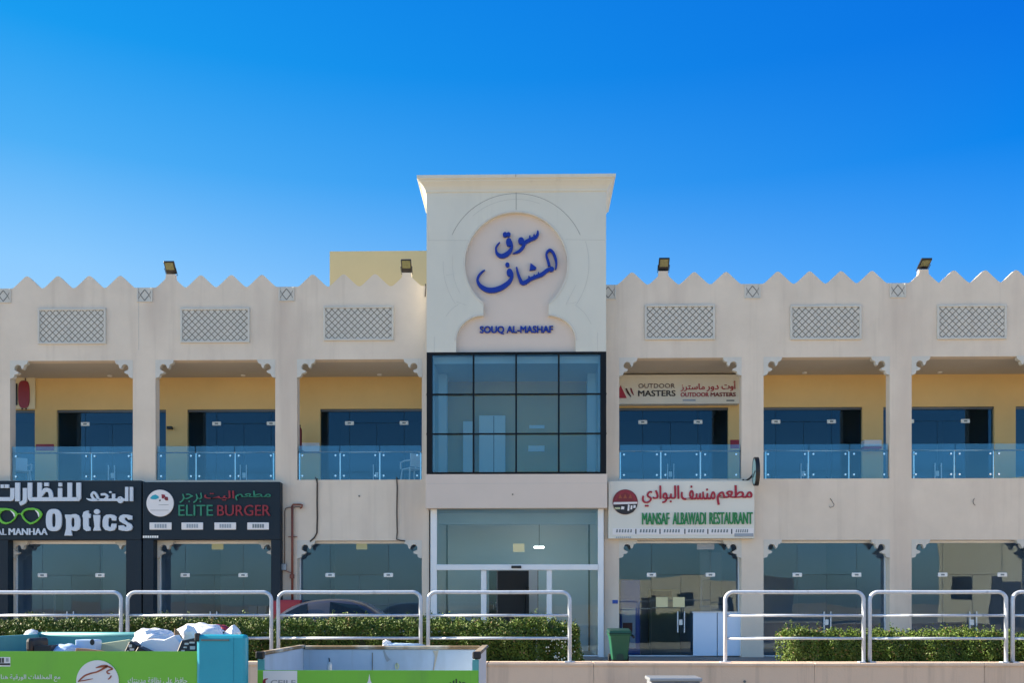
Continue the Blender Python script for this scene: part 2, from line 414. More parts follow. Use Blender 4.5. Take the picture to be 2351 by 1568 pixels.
def text(body, x0, x1, z0, z1, y, m, name, parent, depth=.02, bold=0.0, rtl=False, res=3):
    """lettering fitted into the box x0..x1, z0..z1, its face at depth y"""
    c = bpy.data.curves.new(name, 'FONT'); c.body = arabic(body) if rtl else body
    c.extrude = .05; c.offset = 0; c.resolution_u = res
    o = bpy.data.objects.new(name, c); COL.objects.link(o)
    dg = bpy.context.evaluated_depsgraph_get(); dg.update()
    me = bpy.data.meshes.new_from_object(o.evaluated_get(dg))
    bpy.data.objects.remove(o); bpy.data.curves.remove(c)
    xs = [v.co.x for v in me.vertices]; ys = [v.co.y for v in me.vertices]
    ax, bx, ay, by = min(xs), max(xs), min(ys), max(ys)
    for v in me.vertices:
        u = (v.co.x - ax) / (bx - ax); w = (v.co.y - ay) / (by - ay); d = (v.co.z + .05) / .1
        v.co = (x0 + u * (x1 - x0), y + depth * (1 - d), z0 + w * (z1 - z0))
    if bold > .004:        # heavier strokes: the same letters laid twice more, a little to each side
        V = [tuple(v.co) for v in me.vertices]; Fc = [tuple(p.vertices) for p in me.polygons]; k_ = (x1 - x0) / (bx - ax) * bold * .8
        n_ = len(V); me2 = bpy.data.meshes.new(name)
        me2.from_pydata(V + [(a_ - k_, b_ - .0006, c_) for a_, b_, c_ in V] + [(a_ + k_, b_ - .0012, c_) for a_, b_, c_ in V], [],
                        Fc + [tuple(i + n_ for i in f_) for f_ in Fc] + [tuple(i + 2 * n_ for i in f_) for f_ in Fc])
        me = me2
    me.name = name
    me.materials.clear(); me.materials.append(M[m])
    ob = bpy.data.objects.new(name, me); COL.objects.link(ob)
    if parent is not None: ob.parent = parent; ob.matrix_parent_inverse = parent_inv(parent)
    return ob
def structure(o): o['kind'] = 'structure'; return o

# ---------------------------------------------------------------- ground
def sheet(name, x0, x1, y0, y1, z, m):
    return structure(MB().quad((x0, y0, z), (x1, y0, z), (x1, y1, z), (x0, y1, z)).build(name, m))
sheet('sandy_ground', -600, 600, -600, 600, -0.20, 'sand')
sheet('road', -300, 300, -33.0, -14.2, -0.176, 'asphalt')
sheet('parking_lane', -300, 300, -13.75, -4.2, -0.17, 'lane')
structure(MB().box(-45, 45, -4.2, 0.6, -0.30, -0.004).build('pavement', 'paving', bevel=.02))

# ---------------------------------------------------------------- building
B = thing('shopping_arcade', (0, 0, 0), 'two storey beige shopping arcade with pointed parapet, bracketed bays and cream entrance tower', 'building')
ZU, ZS = Z(824.5), Z(1102)          # soffit of the upper openings, edge of the upper floor
ZG = Z(1242.5)                      # head of the ground floor openings
ZP = Z(656)                         # bottom of the merlons
T = 0.30                            # wall thickness
PITCH = 4.05
cols_l = [(X(-30), X(23)), (X(305), X(357)), (X(632), X(682))]
cols_l = [(cols_l[0][0] - PITCH, cols_l[0][1] - PITCH)] + cols_l
cols_r = [(X(1702.5), X(1753)), (X(2043), X(2093))]
cols_r += [(cols_r[1][0] + PITCH, cols_r[1][1] + PITCH), (cols_r[1][0] + 2 * PITCH, cols_r[1][1] + 2 * PITCH)]
TX0, TX1 = X(979.5, -.4), X(1391.5, -.4)      # tower
end_l = (X(968.5), TX0 + .02); end_r = (TX1 - .02, X(1421.5))
piers = cols_l + [end_l, end_r] + cols_r
open_l = [(cols_l[i][1], (cols_l[i + 1][0] if i + 1 < len(cols_l) else end_l[0])) for i in range(len(cols_l))]
open_r = [(end_r[1], cols_r[0][0])] + [(cols_r[i][1], cols_r[i + 1][0]) for i in range(len(cols_r) - 1)]
openings = open_l + open_r
XL, XR = cols_l[0][0], cols_r[-1][1]

w = MB()
for a, b in piers: w.box(a, b, 0, T, -0.02, ZU)
for a, b in openings: w.box(a, b, 0, T, ZG, ZS - .002)
# parapet bands with their merlons
HALF, MH = .435, .345
def merlon(cx, lamp=False):
    p = [(-HALF, 0), (-.40, .012), (-.36, .04), (-.31, .085), (-.12, .265), (-.085, .30), (-.045, .332), (0, MH)]
    if lamp: p = [(-HALF, 0), (-.40, .012), (-.36, .04), (-.31, .085), (-.16, .225), (-.135, .27), (-.13, .38)]
    q = [(cx + x, ZP + z) for x, z in p]
    r = [(cx - x, ZP + z) for x, z in reversed(p)]
    return q + (r if lamp else r[1:])
def zr(py, px): return X(px)
ML = [(62, 0), (133, 0), (205, 0), (276, 0), (391, 1), (461, 0), (531, 0), (601, 0), (718, 0), (789, 0), (861, 0), (934, 1)]
MRr = [(1451, 0), (1523, 1), (1594, 0), (1667, 0), (1786, 0), (1859, 0), (1931, 0), (2002, 0), (2121, 1), (2190, 0), (2262, 0), (2333, 0)]
ml = [(X(p), l) for p, l in ML]; mr_ = [(X(p), l) for p, l in MRr]
ml = [(x - PITCH, 0) for x, l in ml[:4]] + ml
mr_ = mr_ + [(x + PITCH, 0) for x, l in mr_[8:12]]
def band(x0, x1, ms):
    o = [(x0, ZU), (x1, ZU), (x1, ZP)]
    top = [(x0, ZP)]
    for x, l in ms:
        if x - HALF > x0 and x + HALF < x1: top += merlon(x, l)
    top2 = [top[0]]
    for p in top[1:]:
        if (Vector(p) - Vector(top2[-1])).length > 1e-4: top2.append(p)
    return o + list(reversed(top2))
w.prism(band(XL, TX0 + .02, ml), 0, .14)
w.prism(band(TX1 - .02, XR, mr_), 0, .14)
w.box(XL, TX0 + .02, .142, T, ZU, ZU + .3); w.box(TX1 - .02, XR, .142, T, ZU, ZU + .3)
w.build('facade_wall', 'wall', B)

# scalloped brackets in the upper corners of every opening
BP = [(215, 205), (915, 205), (905, 270), (880, 330), (850, 355), (770, 385), (755, 430), (745, 480), (715, 525), (683, 545), (660, 500), (645, 445),
      (620, 405), (560, 375), (495, 370), (440, 395), (400, 450), (382, 520), (395, 575), (440, 610), (500, 630), (550, 655), (540, 690), (490, 730),
      (390, 755), (378, 820), (340, 875), (225, 905), (215, 905)]
K = .00074
BPm = [((x - 215) * K, -(y - 205) * K) for x, y in BP]
brk = None
def bracket(x, z, mirror):
    s = -1 if mirror else 1
    pts = [(x + s * u, z + v) for u, v in BPm]
    if mirror: pts = pts[::-1]
    return MB().prism(pts, -.006, .14)
for a, b in openings:
    for z in (ZU, ZG):
        bracket(a, z + (.012), False).build('bracket', 'trim', B)
        bracket(b, z + (.012), True).build('bracket', 'trim', B)

# lattice panels
def lattice(x0, x1, z0, z1):
    f = MB(); t = .055
    f.box(x0, x1, -.05, .004, z1 - t, z1); f.box(x0, x1, -.05, .004, z0, z0 + t)
    f.box(x0, x0 + t, -.05, .004, z0 + t, z1 - t); f.box(x1 - t, x1, -.05, .004, z0 + t, z1 - t)
    fr = f.build('lattice_panel', 'trim', B, bevel=.008)
    MB().box(x0 + t, x1 - t, -.006, -.002, z0 + t, z1 - t).build('backing', 'recess', fr)
    # diagonal slats clipped to the frame
    g = MB(); ax, bx, az, bz = x0 + t, x1 - t, z0 + t, z1 - t
    p = .0925; h = p - .0165           # half diagonal of the grid and of each diamond
    i = -1; rows = int((bz - az) / p) + 3; colsn = int((bx - ax) / p) + 3
    for r_ in range(-1, rows):
        for c_ in range(-1, colsn):
            if (r_ + c_) % 2: continue
            cx, cz = ax + c_ * p, az + r_ * p
            poly = [(cx - h, cz), (cx, cz - h), (cx + h, cz), (cx, cz + h)]
            for axis, lim, keep in ((0, ax, 1), (0, bx, -1), (1, az, 1), (1, bz, -1)):
                res = []
                for q in range(len(poly)):
                    u, v = poly[q], poly[(q + 1) % len(poly)]
                    du, dv = (u[axis] - lim) * keep, (v[axis] - lim) * keep
                    if du >= 0: res.append(u)
                    if du * dv < 0:
                        k_ = du / (du - dv); res.append((u[0] + (v[0] - u[0]) * k_, u[1] + (v[1] - u[1]) * k_))
                poly = res
                if len(poly) < 3: break
            if len(poly) >= 3: g.prism(poly, -.024, -.0065)
    g.build('lattice_work', 'trim', fr)
for (a, b), ref in zip(openings, [None, (88, 244, 710, 792), (415, 574, 709, 789), (743, 904, 705, 784), (1480, 1641, 702, 782), (1814, 1977, 703, 782), (2151, 2310, 702, 781), None]):
    if ref: lattice(X(ref[0]), X(ref[1]), Z(ref[3], 0, ref[0]), Z(ref[2], 0, ref[0]))
    else:
        c = (a + b) / 2; lattice(c - .98, c + .98, Z(783), Z(703))

# small square screens with a diamond between the bays
def screen(x, half=.225):
    z1 = ZP - .015; z0 = z1 - .40
    f = MB(); t = .04
    f.box(x - half, x - half + t, -.03, .004, z0, z1); f.box(x + half - t, x + half, -.03, .004, z0, z1)
    f.box(x - half + t, x + half - t, -.03, .004, z0, z0 + .03)
    f.box(x - half + t, x + half - t, -.010, .004, z0 + .03, z1)
    fr = f.build('diamond_screen', 'trim', B, bevel=.006)
    d = MB(); cx, cz = x, (z0 + z1) / 2
    hw, hz = .125, .155
    loop = [(cx, cz + hz), (cx + hw, cz), (cx, cz - hz), (cx - hw, cz)]
    for i in range(4):
        p, q = loop[i], loop[(i + 1) % 4]
        add_ribbon(d, [p, q], [.022, .022], -.0145 - .0005 * i, -.008, 1)
    for sx in (-1, 1):
        add_ribbon(d, [(cx + sx * hw, cz), (cx + sx * (hw + .05), cz + .10)], [.014, .014], -.0135, -.008, 1)
        add_ribbon(d, [(cx + sx * hw, cz), (cx + sx * (hw + .05), cz - .10)], [.014, .014], -.0130, -.008, 1)
    d.build('diamond', 'joint', fr)
for px in (8, 332.5, 658, 1396, 1727.5, 2061): screen(X(px))
screen(X(8) - PITCH); screen(X(2061) + PITCH)
# vertical movement joint in the plaster
MB().box(X(318.5) - .004, X(318.5) + .004, -.0025, .002, ZU + .3, ZP - .05).build('plaster_joint', 'groove', B)

# ------------------------------------------------ upper gallery
YB = 2.05                       # back wall of the gallery
MB().box(XL, XR, T, 14, ZS - .35, ZS).build('gallery_floor', 'tile', B)
MB().box(XL, XR, T, YB + .25, ZU, ZU + .25).build('gallery_ceiling', 'ceil', B)
gw = [(X(-174, YB), X(80, YB)), (X(130, YB), X(381, YB)), (X(430, YB), X(681, YB)), (X(735, YB), X(979, YB)),
      (X(1418, YB), X(1672, YB)), (X(1726, YB), X(1980, YB)), (X(2028, YB), X(2283, YB)), (X(2332, YB), X(2586, YB))]
ZD = Z(938.5, YB)               # head of the upper shop fronts
bw = MB()
edges = [XL] + [e for g in gw for e in g] + [XR]
for i in range(0, len(edges), 2):
    if edges[i + 1] > edges[i]: bw.box(edges[i], edges[i + 1], YB, YB + .2, ZS, ZD)
bw.box(XL, XR, YB, YB + .2, ZD, ZU)
bw.build('gallery_back_wall', 'yellow', B)
for x0, x1 in ((XL - .0, XL + .25), (XR - .25, XR)): MB().box(x0, x1, T, YB, ZS, ZU).build('gallery_end_wall', 'wall', B)
for px, py in ((252, 876), (558, 874), (871, 874), (557, 876), (1847, 874), (2158, 874)):
    if px == 557: continue
    x = X(px, 1.75)
    MB().cyl((x, 1.75, ZU - .03), (x, 1.75, ZU + .01), .07, 18).build('downlight', 'whiteframe', B)

# shop rooms behind the two rows of glass
def room(x0, x1, y0, y1, z0, z1, m, name):
    mb = MB()
    mb.box(x0, x1, y1, y1 + .15, z0, z1)
    mb.box(x0, x1, y0, y1, z1, z1 + .12)
    mb.box(x0 - .1, x0, y0, y1 + .15, z0, z1 + .12); mb.box(x1, x1 + .1, y0, y1 + .15, z0, z1 + .12)
    return mb.build(name, m, B)
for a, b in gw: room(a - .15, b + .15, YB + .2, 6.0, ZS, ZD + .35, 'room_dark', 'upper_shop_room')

def shopfront(x0, x1, y, z0, z1, dc, dw, dh, gmat, fmat, head, hand_z, jamb=.0, stick=True, inklines=True):
    """frameless glass front: fixed side lights, a transom and two door leaves, with patch fittings and bar handles"""
    f = MB()
    f.box(x0, x1, y - .05, y + .05, z1 - head, z1)
    f.box(x0, x1, y - .03, y + .03, z0, z0 + .03)
    if jamb:
        f.box(x0, x0 + jamb, y - .04, y + .04, z0 + .03, z1 - head); f.box(x1 - jamb, x1, y - .04, y + .04, z0 + .03, z1 - head)
    fr = f.build('shop_front', fmat, B)
    g = .006; a, b = dc - dw / 2, dc + dw / 2
    zt = z0 + dh; top = z1 - head
    def pane(n, p, q, r, s): 
        if q - p > .02: MB().box(p + g, q - g, y - .005, y + .005, r + g, s - g).skew(y).build(n, gmat, fr)
    l, r_ = x0 + jamb, x1 - jamb
    a2, b2 = max(a, l), min(b, r_)
    pane('side_light', l, a2, z0 + .03, top); pane('side_light', b2, r_, z0 + .03, top)
    pane('transom', a2, b2, zt, top)
    if dc - a2 > .05: pane('door_leaf', a2, dc, z0 + .03, zt)
    if b2 - dc > .05: pane('door_leaf', dc, b2, z0 + .03, zt)
    for x in (a, b):
        if l + .05 < x < r_ - .05:
            p = MB().box(x - .135, x + .135, y - .03, y + .03, zt - .06, zt + .06).build('patch_fitting', 'label', fr, bevel=.012)
            MB().box(x - .05, x + .05, y - .0335, y - .029, zt - .022, zt + .022).build('printed_label', 'labelink', fr)
    for s in (-1, 1):
        hx = dc + s * .095
        if l < hx < r_:
            h = MB().cyl((hx, y - .07, hand_z - .30), (hx, y - .07, hand_z + .30), .016, 10)
            h.cyl((hx, y - .07, hand_z - .22), (hx, y + .01, hand_z - .22), .010, 8).cyl((hx, y - .07, hand_z + .22), (hx, y + .01, hand_z + .22), .010, 8)
            h.build('bar_handle', 'whiteframe', fr)
    if l < dc < r_: MB().box(dc - .05, dc + .05, y - .022, y + .022, hand_z - .09, hand_z + .07).build('lock_plate', 'label', fr, bevel=.008)
    return fr
up_c = [None, 255, 558, 864, 1540, 1847, 2155, None]
for (a, b), c in zip(gw, up_c):
    dc = X(c, YB) if c else (a + b) / 2
    shopfront(a, b, YB + .10, ZS, ZD, dc, 1.68, 2.02, 'glass_up', 'greyframe', .07, ZS + .82 - .38)

# ------------------------------------------------ ground floor fronts
YG = T + .06
gd_c = [None, 164, 492, 825, 1563, 1898, 2232, None]
for (a, b), c in zip(openings, gd_c):
    dc = X(c, YG) if c else (a + b) / 2
    fr = shopfront(a - .02, b + .02, YG, 0.0, ZG + .02, dc, 1.68, Z(1322, YG), 'glass_low', 'whiteframe', .085, Z(1430, YG), jamb=.05)
rooms_low = []
for i, (a, b) in enumerate(openings):
    room(a - .25, b + .25, YG + .10, 6.5, -.02, 3.75, 'room', 'ground_shop_room')
    MB().box(a - .25, b + .25, YG + .10, 6.5, -.12, -.02 + .016).build('shop_floor', 'tile', B)

# roof slab, rear body, and the ochre block on the roof
MB().box(XL, XR, T + .02, 14, ZU + .9, ZU + 1.1).build('roof_slab', 'roof', B)
MB().box(XL, XR, 14, 14.3, -.2, ZU + 1.9).build('rear_wall', 'wall', B)
for x in (XL - .3, XR + .0): MB().box(x, x + .3, 0.0, 14.3, -.2, ZU + 1.9).build('end_wall', 'wall', B)
px0, pz1 = at(757, 578, 5.0)
MB().box(px0, X(1180, 5.0), 5.0, 9.0, ZU + 1.1, pz1).build('stair_block', 'paleyellow', B)

# ------------------------------------------------ central tower
YT = -0.40
TZ0, TZ1 = Z(809, YT), Z(430, YT)
def tz(cx, cy):      # from the enlarged tower crop to the tower plane
    return at((1600 + cx / 2.0635) * .5863, (640 + cy / 2.0635) * .5863, YT)
CXc, CYc, RR = 869, 812, 414
hole = []
a_s, a_e = math.atan2(-(1130 - CYc), -264), math.atan2(-(1130 - CYc), 264)
# clockwise over the top from lower left to lower right
A0 = math.pi + math.atan2(318, 264); A1 = -math.atan2(318, 264)
N = 56
arc = [(CXc + RR * math.cos(A0 + (A1 - A0) * i / N), CYc - RR * math.sin(A0 + (A1 - A0) * i / N)) for i in range(N + 1)]
left_low = [(605, 1235)] + [(605 - 220 * math.sin(t * math.pi / 2 / 12), 1235 + 200 * (1 - math.cos(t * math.pi / 2 / 12))) for t in range(1, 13)]
right_low = [(2 * CXc - x - 3, y) for x, y in left_low]
outline = [(385, 1575)] + left_low[::-1] + arc + right_low + [(2 * CXc - 388, 1575)]
hole = [tz(x, y) for x, y in outline]
zb = TZ0
hole = [(x, max(z, zb)) for x, z in hole]
plate = [(TX0, zb)] + [(hole[0][0], zb)] + hole[1:-1] + [(hole[-1][0], zb), (TX1, zb), (TX1, TZ1 + .1), (TX0, TZ1 + .1)]
MB().prism(plate, YT, YT + .11).build('tower_front_panel', 'white', B)
MB().box(TX0 + .02, TX1 - .02, YT + .11, YT + .16, zb + .0, TZ1).build('recessed_panel', 'inset', B)
tb = MB()
tb.box(TX0, TX0 + .2, YT + .112, 1.7, zb, TZ1 + .1); tb.box(TX1 - .2, TX1, YT + .112, 1.7, zb, TZ1 + .1)
tb.box(TX0 + .2, TX1 - .2, 1.5, 1.7, ZU + 1.0, TZ1 + .1)
tb.box(TX0 + .2, TX1 - .2, YT + .165, 1.5, TZ1 - .1, TZ1 + .1)
tb.box(TX0 + .2, TX1 - .2, YT + .165, 1.5, zb, zb + .12)
tb.build('tower_shaft', 'white', B)
# lip of the horseshoe
def outset(o, d):
    n = len(o); out = []
    for i, p in enumerate(o):
        a = o[max(i - 1, 0)]; b = o[min(i + 1, n - 1)]
        dx, dz = b[0] - a[0], b[1] - a[1]; L = math.hypot(dx, dz) or 1
        out.append((p[0] - dz / L * d, p[1] + dx / L * d))
    return out
lip = MB()
add_ribbon(lip, outset(hole[14:14 + N + 1], .022), [.045] * (N + 1), YT - .012, YT + .004, 1)
add_ribbon(lip, outset(hole[1:14], .022), [.045] * 13, YT - .012, YT + .004, 1)
add_ribbon(lip, outset(hole[14 + N + 1:-1], .022), [.045] * len(hole[14 + N + 1:-1]), YT - .012, YT + .004, 1)
lip.build('arch_moulding', 'trim', B)
# scored panel joints
jt = MB()
def arcline(mb, r, a0, a1, wdt, n=40, cx=CXc, cy=CYc, ya=-.003):
    pts = [tz(cx + r * math.cos(R(a0 + (a1 - a0) * i / n)), cy - r * math.sin(R(a0 + (a1 - a0) * i / n))) for i in range(n + 1)]
    add_ribbon(mb, pts, [wdt] * (n + 1), YT + ya, YT + .002, 1)
def seg(mb, pts, wdt, ya=-.0025):
    add_ribbon(mb, [tz(*p) for p in pts], [wdt] * len(pts), YT + ya, YT + .002, 1)
arcline(jt, 567, 24, 156, .009)
seg(jt, [(869, 150), (869, 378)], .012)
jt.build('panel_joint', 'joint', B)
def faint(kind, *ar):
    j = MB()
    if kind == 'arc': arcline(j, *ar)
    elif kind == 'seg': seg(j, *ar)
    else: add_ribbon(j, [tz(*p) for p in ar[0]], [.006] * len(ar[0]), YT - .0035, YT + .002)
    j.build('faint_panel_joint', 'groove', B)
faint('arc', 520, 68, 132, .006); faint('arc', 590, 178, 214, .006); faint('arc', 515, 172, 208, .005); faint('arc', 588, -34, 18, .007)
faint('seg', [(155, 625), (490, 625)], .007); faint('seg', [(1262, 618), (1585, 622)], .007); faint('seg', [(300, 905), (358, 900)], .006)
faint('seg', [(385, 1120), (470, 1150)], .006); faint('seg', [(1355, 1125), (1270, 1145), (1355, 980)], .006)
faint('rib', [(405, 1140), (350, 1180), (300, 1240)]); faint('rib', [(1345, 1145), (1420, 1210), (1475, 1300)])
faint('seg', [(208, 1400), (208, 1530)], .006); faint('seg', [(1526, 1370), (1528, 1530)], .006)
# crown cornice running round three sides
CO0, CO1 = X(957, YT - .27), X(1412, YT - .27)
pr = [(0, -.02), (.03, 0), (.035, .05), (.08, .13), (.15, .205), (.185, .235), (.19, .262), (.235, .285), (.245, .30), (.25, .375), (0, .375)]
zc = Z(400.5, YT - .25) - .375
k = MB(); vs_ = []
for o_, h_ in pr:
    vs_ += [(TX0 - o_, 1.7, zc + h_), (TX0 - o_, YT - o_, zc + h_), (TX1 + o_, YT - o_, zc + h_), (TX1 + o_, 1.7, zc + h_)]
fs = []
for i in range(len(pr) - 1):
    for j in range(3): fs.append((i * 4 + j, i * 4 + j + 1, (i + 1) * 4 + j + 1, (i + 1) * 4 + j))
q = (len(pr) - 2) * 4
fs.append(tuple(i * 4 for i in range(len(pr)))); fs.append(tuple(i * 4 + 3 for i in reversed(range(len(pr)))))
k.add(vs_, fs).box(TX0 + .01, TX1 - .01, YT + .01, 1.69, zc + .2, zc + .374)
k.build('cornice', 'white', B)
MB().box(X(1184.5, YT) - .006, X(1184.5, YT) + .006, YT - .254, YT - .247, zc + .30, zc + .372).build('cornice_joint', 'joint', B)

# curtain wall
CZ0, CZ1 = Z(1089, YT), TZ0
cx0, cx1 = X(979.5, YT), X(1392, YT)
fm = MB()
wx0, wx1 = X(992, YT), X(1379, YT)
fm.box(cx0, wx0, YT, YT + .25, CZ0, CZ1 - .001); fm.box(wx1, cx1, YT, YT + .25, CZ0, CZ1 - .001)
fm.box(wx0, wx1, YT, YT + .12, CZ1 - .055, CZ1 - .001); fm.box(wx0, wx1, YT, YT + .12, CZ0, CZ0 + .045)
xs = [wx0] + [X(p, YT) for p in (1087, 1185, 1283)] + [wx1]
zs = [CZ1 - .055] + [Z(p, YT) for p in (906, 997)] + [CZ0 + .045]
for x in xs[1:-1]: fm.box(x - .024, x + .024, YT + .003, YT + .10, CZ0 + .045, CZ1 - .055)
for z in zs[1:-1]: fm.box(cx0 - .01, cx1 + .01, YT - .006, YT + .05, z - .019, z + .019)
cw = fm.build('curtain_wall', 'darkframe', B)
for i in range(4):
    for j in range(3):
        MB().box(xs[i] + (.0245 if i else .001), xs[i + 1] - (.0245 if i < 3 else .001), YT + .055, YT + .065, zs[j + 1] + .0195, zs[j] - .0195).skew(YT + .06).build('window_pane', 'glass_cw', cw)
# hall behind the curtain wall
hl = MB()
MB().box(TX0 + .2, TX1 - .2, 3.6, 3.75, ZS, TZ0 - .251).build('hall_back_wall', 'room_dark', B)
hl.box(TX0 + .2, TX1 - .2, YT + .3, 3.75, TZ0 - .25, TZ0 - .05)
hl.box(TX0 + .02, TX0 + .2, YT + .26, 3.75, ZS, TZ0 - .05); hl.box(TX1 - .2, TX1 - .02, YT + .26, 3.75, ZS, TZ0 - .05)
hl.build('upper_hall', 'hall', B)
hb = MB()
for p in (1010, 1365):
    hb.box(X(p, 1.2) - .22, X(p, 1.2) + .22, 1.0, 1.4, ZS, TZ0 - .26)
hb.build('hall_column', 'hall', B)
lf = MB(); lf.box(X(1100, 1.7), X(1160, 1.7), 1.7, 1.8, ZS, Z(955, 1.7)); lf.box(X(1063, 1.7), X(1088, 1.7), 1.72, 1.8, ZS, Z(968, 1.7))
lf.build('lift_door', 'hall', B)
MB().box(X(1133, 1.69), X(1134.5, 1.69), 1.69, 1.6995, ZS, Z(957, 1.7)).build('lift_door_edge', 'joint', B)
MB().box(X(1215, .8), X(1250, .8), .78, .84, Z(985, .8), Z(978, .8)).build('hall_light_fitting', 'hall', B)
MB().box(X(1213, 1.2), X(1250, 1.2), 1.18, 1.24, Z(1038, 1.2), Z(1025, 1.2)).build('hall_notice', 'hall', B)

# band over the entrance and side strips
BZ0, BZ1 = Z(1168, YT), Z(1090, YT)
MB().box(X(977.5, YT), X(1394, YT), YT - .02, 3.7, BZ0, BZ1 - .003).build('entrance_band', 'inset', B)
MB().box(X(977.5, YT), X(1394, YT), YT - .0225, YT - .019, Z(1111.5, YT) - .003, Z(1111.5, YT) + .003).build('band_joint', 'groove', B)
MB().box(X(1177, YT) - .02, X(1177, YT) + .02, YT - .04, YT - .018, Z(1137, YT) - .02, Z(1137, YT) + .02).build('drain_spout', 'joint', B)
# entrance screen
YE = -.10
def E_(p): return X(p, YE)
ez1 = Z(1170, YE); ezt, ezb = Z(1298, YE), Z(1311, YE)
f = MB()
f.box(E_(990), E_(1003.5), YE - .05, YE + .08, -.002, BZ0 + .002); f.box(E_(1372.5), E_(1386), YE - .05, YE + .08, -.002, BZ0 + .002)
f.box(E_(1003.5), E_(1372.5), YE - .09, YE + .09, ezb, ezt)
f.box(E_(1104.5), E_(1117), YE - .04, YE + .05, -.002, ezb); f.box(E_(1255), E_(1267), YE - .04, YE + .05, -.002, ezb)
f.box(E_(1003.5), E_(1104.5), YE - .03, YE + .04, -.002, .05); f.box(E_(1267), E_(1372.5), YE - .03, YE + .04, -.002, .05)
ent = f.build('entrance_screen', 'whiteframe', B, bevel=.01)
MB().box(E_(1004), E_(1372), YE - .006, YE + .006, ezt + .003, BZ0 + .001).build('fanlight', 'glass_ent', ent)
for a, b in ((1004, 1104), (1267.5, 1372)):
    MB().box(E_(a), E_(b), YE - .006, YE + .006, .055, ezb - .003).build('side_glass', 'glass_ent', ent)
for a, b in ((1110, 1142), (1236, 1262)):
    MB().box(E_(a), E_(b), YE + .095, YE + .105, .02, ezb - .01).build('sliding_leaf', 'glass_ent', ent)
    MB().box(E_(b if a < 1200 else a) - .025, E_(b if a < 1200 else a) + .0, YE + .085, YE + .115, .02, ezb - .01).build('leaf_edge', 'greyframe', ent)
MB().box(E_(1174), E_(1197), YE - .13, YE - .088, Z(1307, YE), Z(1301, YE)).build('door_sensor', 'black', ent, bevel=.01)
MB().box(E_(1178), E_(1204), YE - .010, YE - .0065, Z(1269, YE), Z(1250, YE)).build('paper_notice', 'note', ent)
# entrance hall
eh = MB()
eh.box(TX0 + .25, TX1 - .25, 3.55, 3.7, 0, BZ0); eh.box(TX0 + .05, TX0 + .2, YE + .15, 3.7, 0, BZ0); eh.box(TX1 - .2, TX1 - .05, YE + .15, 3.7, 0, BZ0)
eh.build('entrance_hall', 'hall', B)
MB().box(TX0, TX1, YE - .05, 3.7, -.12, -.003).build('hall_floor', 'tile', B)
MB().box(E_(1117), E_(1214), 1.6, 1.75, 0, Z(1312, 1.6)).build('hall_partition', 'charcoal', B)
MB().box(TX0 + .2, TX1 - .2, 1.0, 1.25, Z(1205, 1.0), BZ0).build('hall_bulkhead', 'room', B)
# lit ceiling lamp inside the entrance
lm = bpy.data.materials.new('lit_lamp'); lm.use_nodes = True
lb = lm.node_tree.nodes['Principled BSDF']; lb.inputs['Emission Color'].default_value = (1, .96, .88, 1); lb.inputs['Emission Strength'].default_value = 3.5
LS = thing('ceiling_lamp', (X(1238, 2.2), 2.2, Z(1255, 2.2)), 'small lit white lamp hanging inside the entrance above the door', 'lamp')
MB().box(X(1226, 2.2), X(1249, 2.2), 2.1, 2.3, Z(1260, 2.2), Z(1256.5, 2.2)).build('lamp_panel', lm, LS)
MB().cyl((X(1238, 2.2), 2.2, Z(1256, 2.2)), (X(1238, 2.2), 2.2, BZ0), .008, 6).build('lamp_cord', 'black', LS)
# entrance step
MB().box(E_(1000), X(1382, -1.6), -1.75, YE - .10, -.006, .13 - .10).build('entrance_step', 'paving', B, bevel=.012)
# base plinths of the piers
for a, b in piers:
    MB().box(a - .004, b + .004, -.012, -.0005, -.003, Z(1513) + .10).build('pier_plinth', 'wall', B)

# ------------------------------------------------ glass balustrades
def balustrade(a, b, posts):
    z0, z1 = ZS, Z(1022.5); zr_ = Z(1037); y = .12
    f = MB().cyl((a, y, zr_), (b, y, zr_), .022, 10)
    fr = f.build('balustrade', 'steel', B, smooth=True)
    ps = sorted(posts)
    bnd = [a + .02] + [p for p in ps if a + .3 < p < b - .3] + [b - .02]
    for p in ps: MB().box(p - .018, p + .018, y - .005, y + .03, z0, zr_ - .02).build('post', 'steel', fr)
    for i in range(len(bnd) - 1):
        p, q = bnd[i], bnd[i + 1]
        MB().box(p + .012, q - .012, y - .055, y - .043, z0 + .012, z1).build('glass_panel', 'glass_bal', fr)
        for x in (p + .12, q - .12):
            for z in (z0 + .12, zr_ - .10):
                c = MB().cyl((x, y - .072, z), (x, y - .01, z), .028, 12); c.build('clamp', 'steel', fr)
bal = [None, (26, 210, 302), (360, 450, 540, 628), (688, 781, 872, 966), (1424, 1517, 1608, 1701), (1758, 1856, 1949, 2039), (2098, 2191, 2281), None]
for (a, b), p in zip(openings, bal):
    balustrade(a, b, [X(q, .12) for q in p] if p else [a + .05, a + (b - a) / 3, a + 2 * (b - a) / 3, b - .05])

# ================================================================ signs
def crop(ox, oy, k):           # positions measured in an enlarged piece of the photo
    return lambda x, y, d: at((ox + x / k) * .5863, (oy + y / k) * .5863, d)

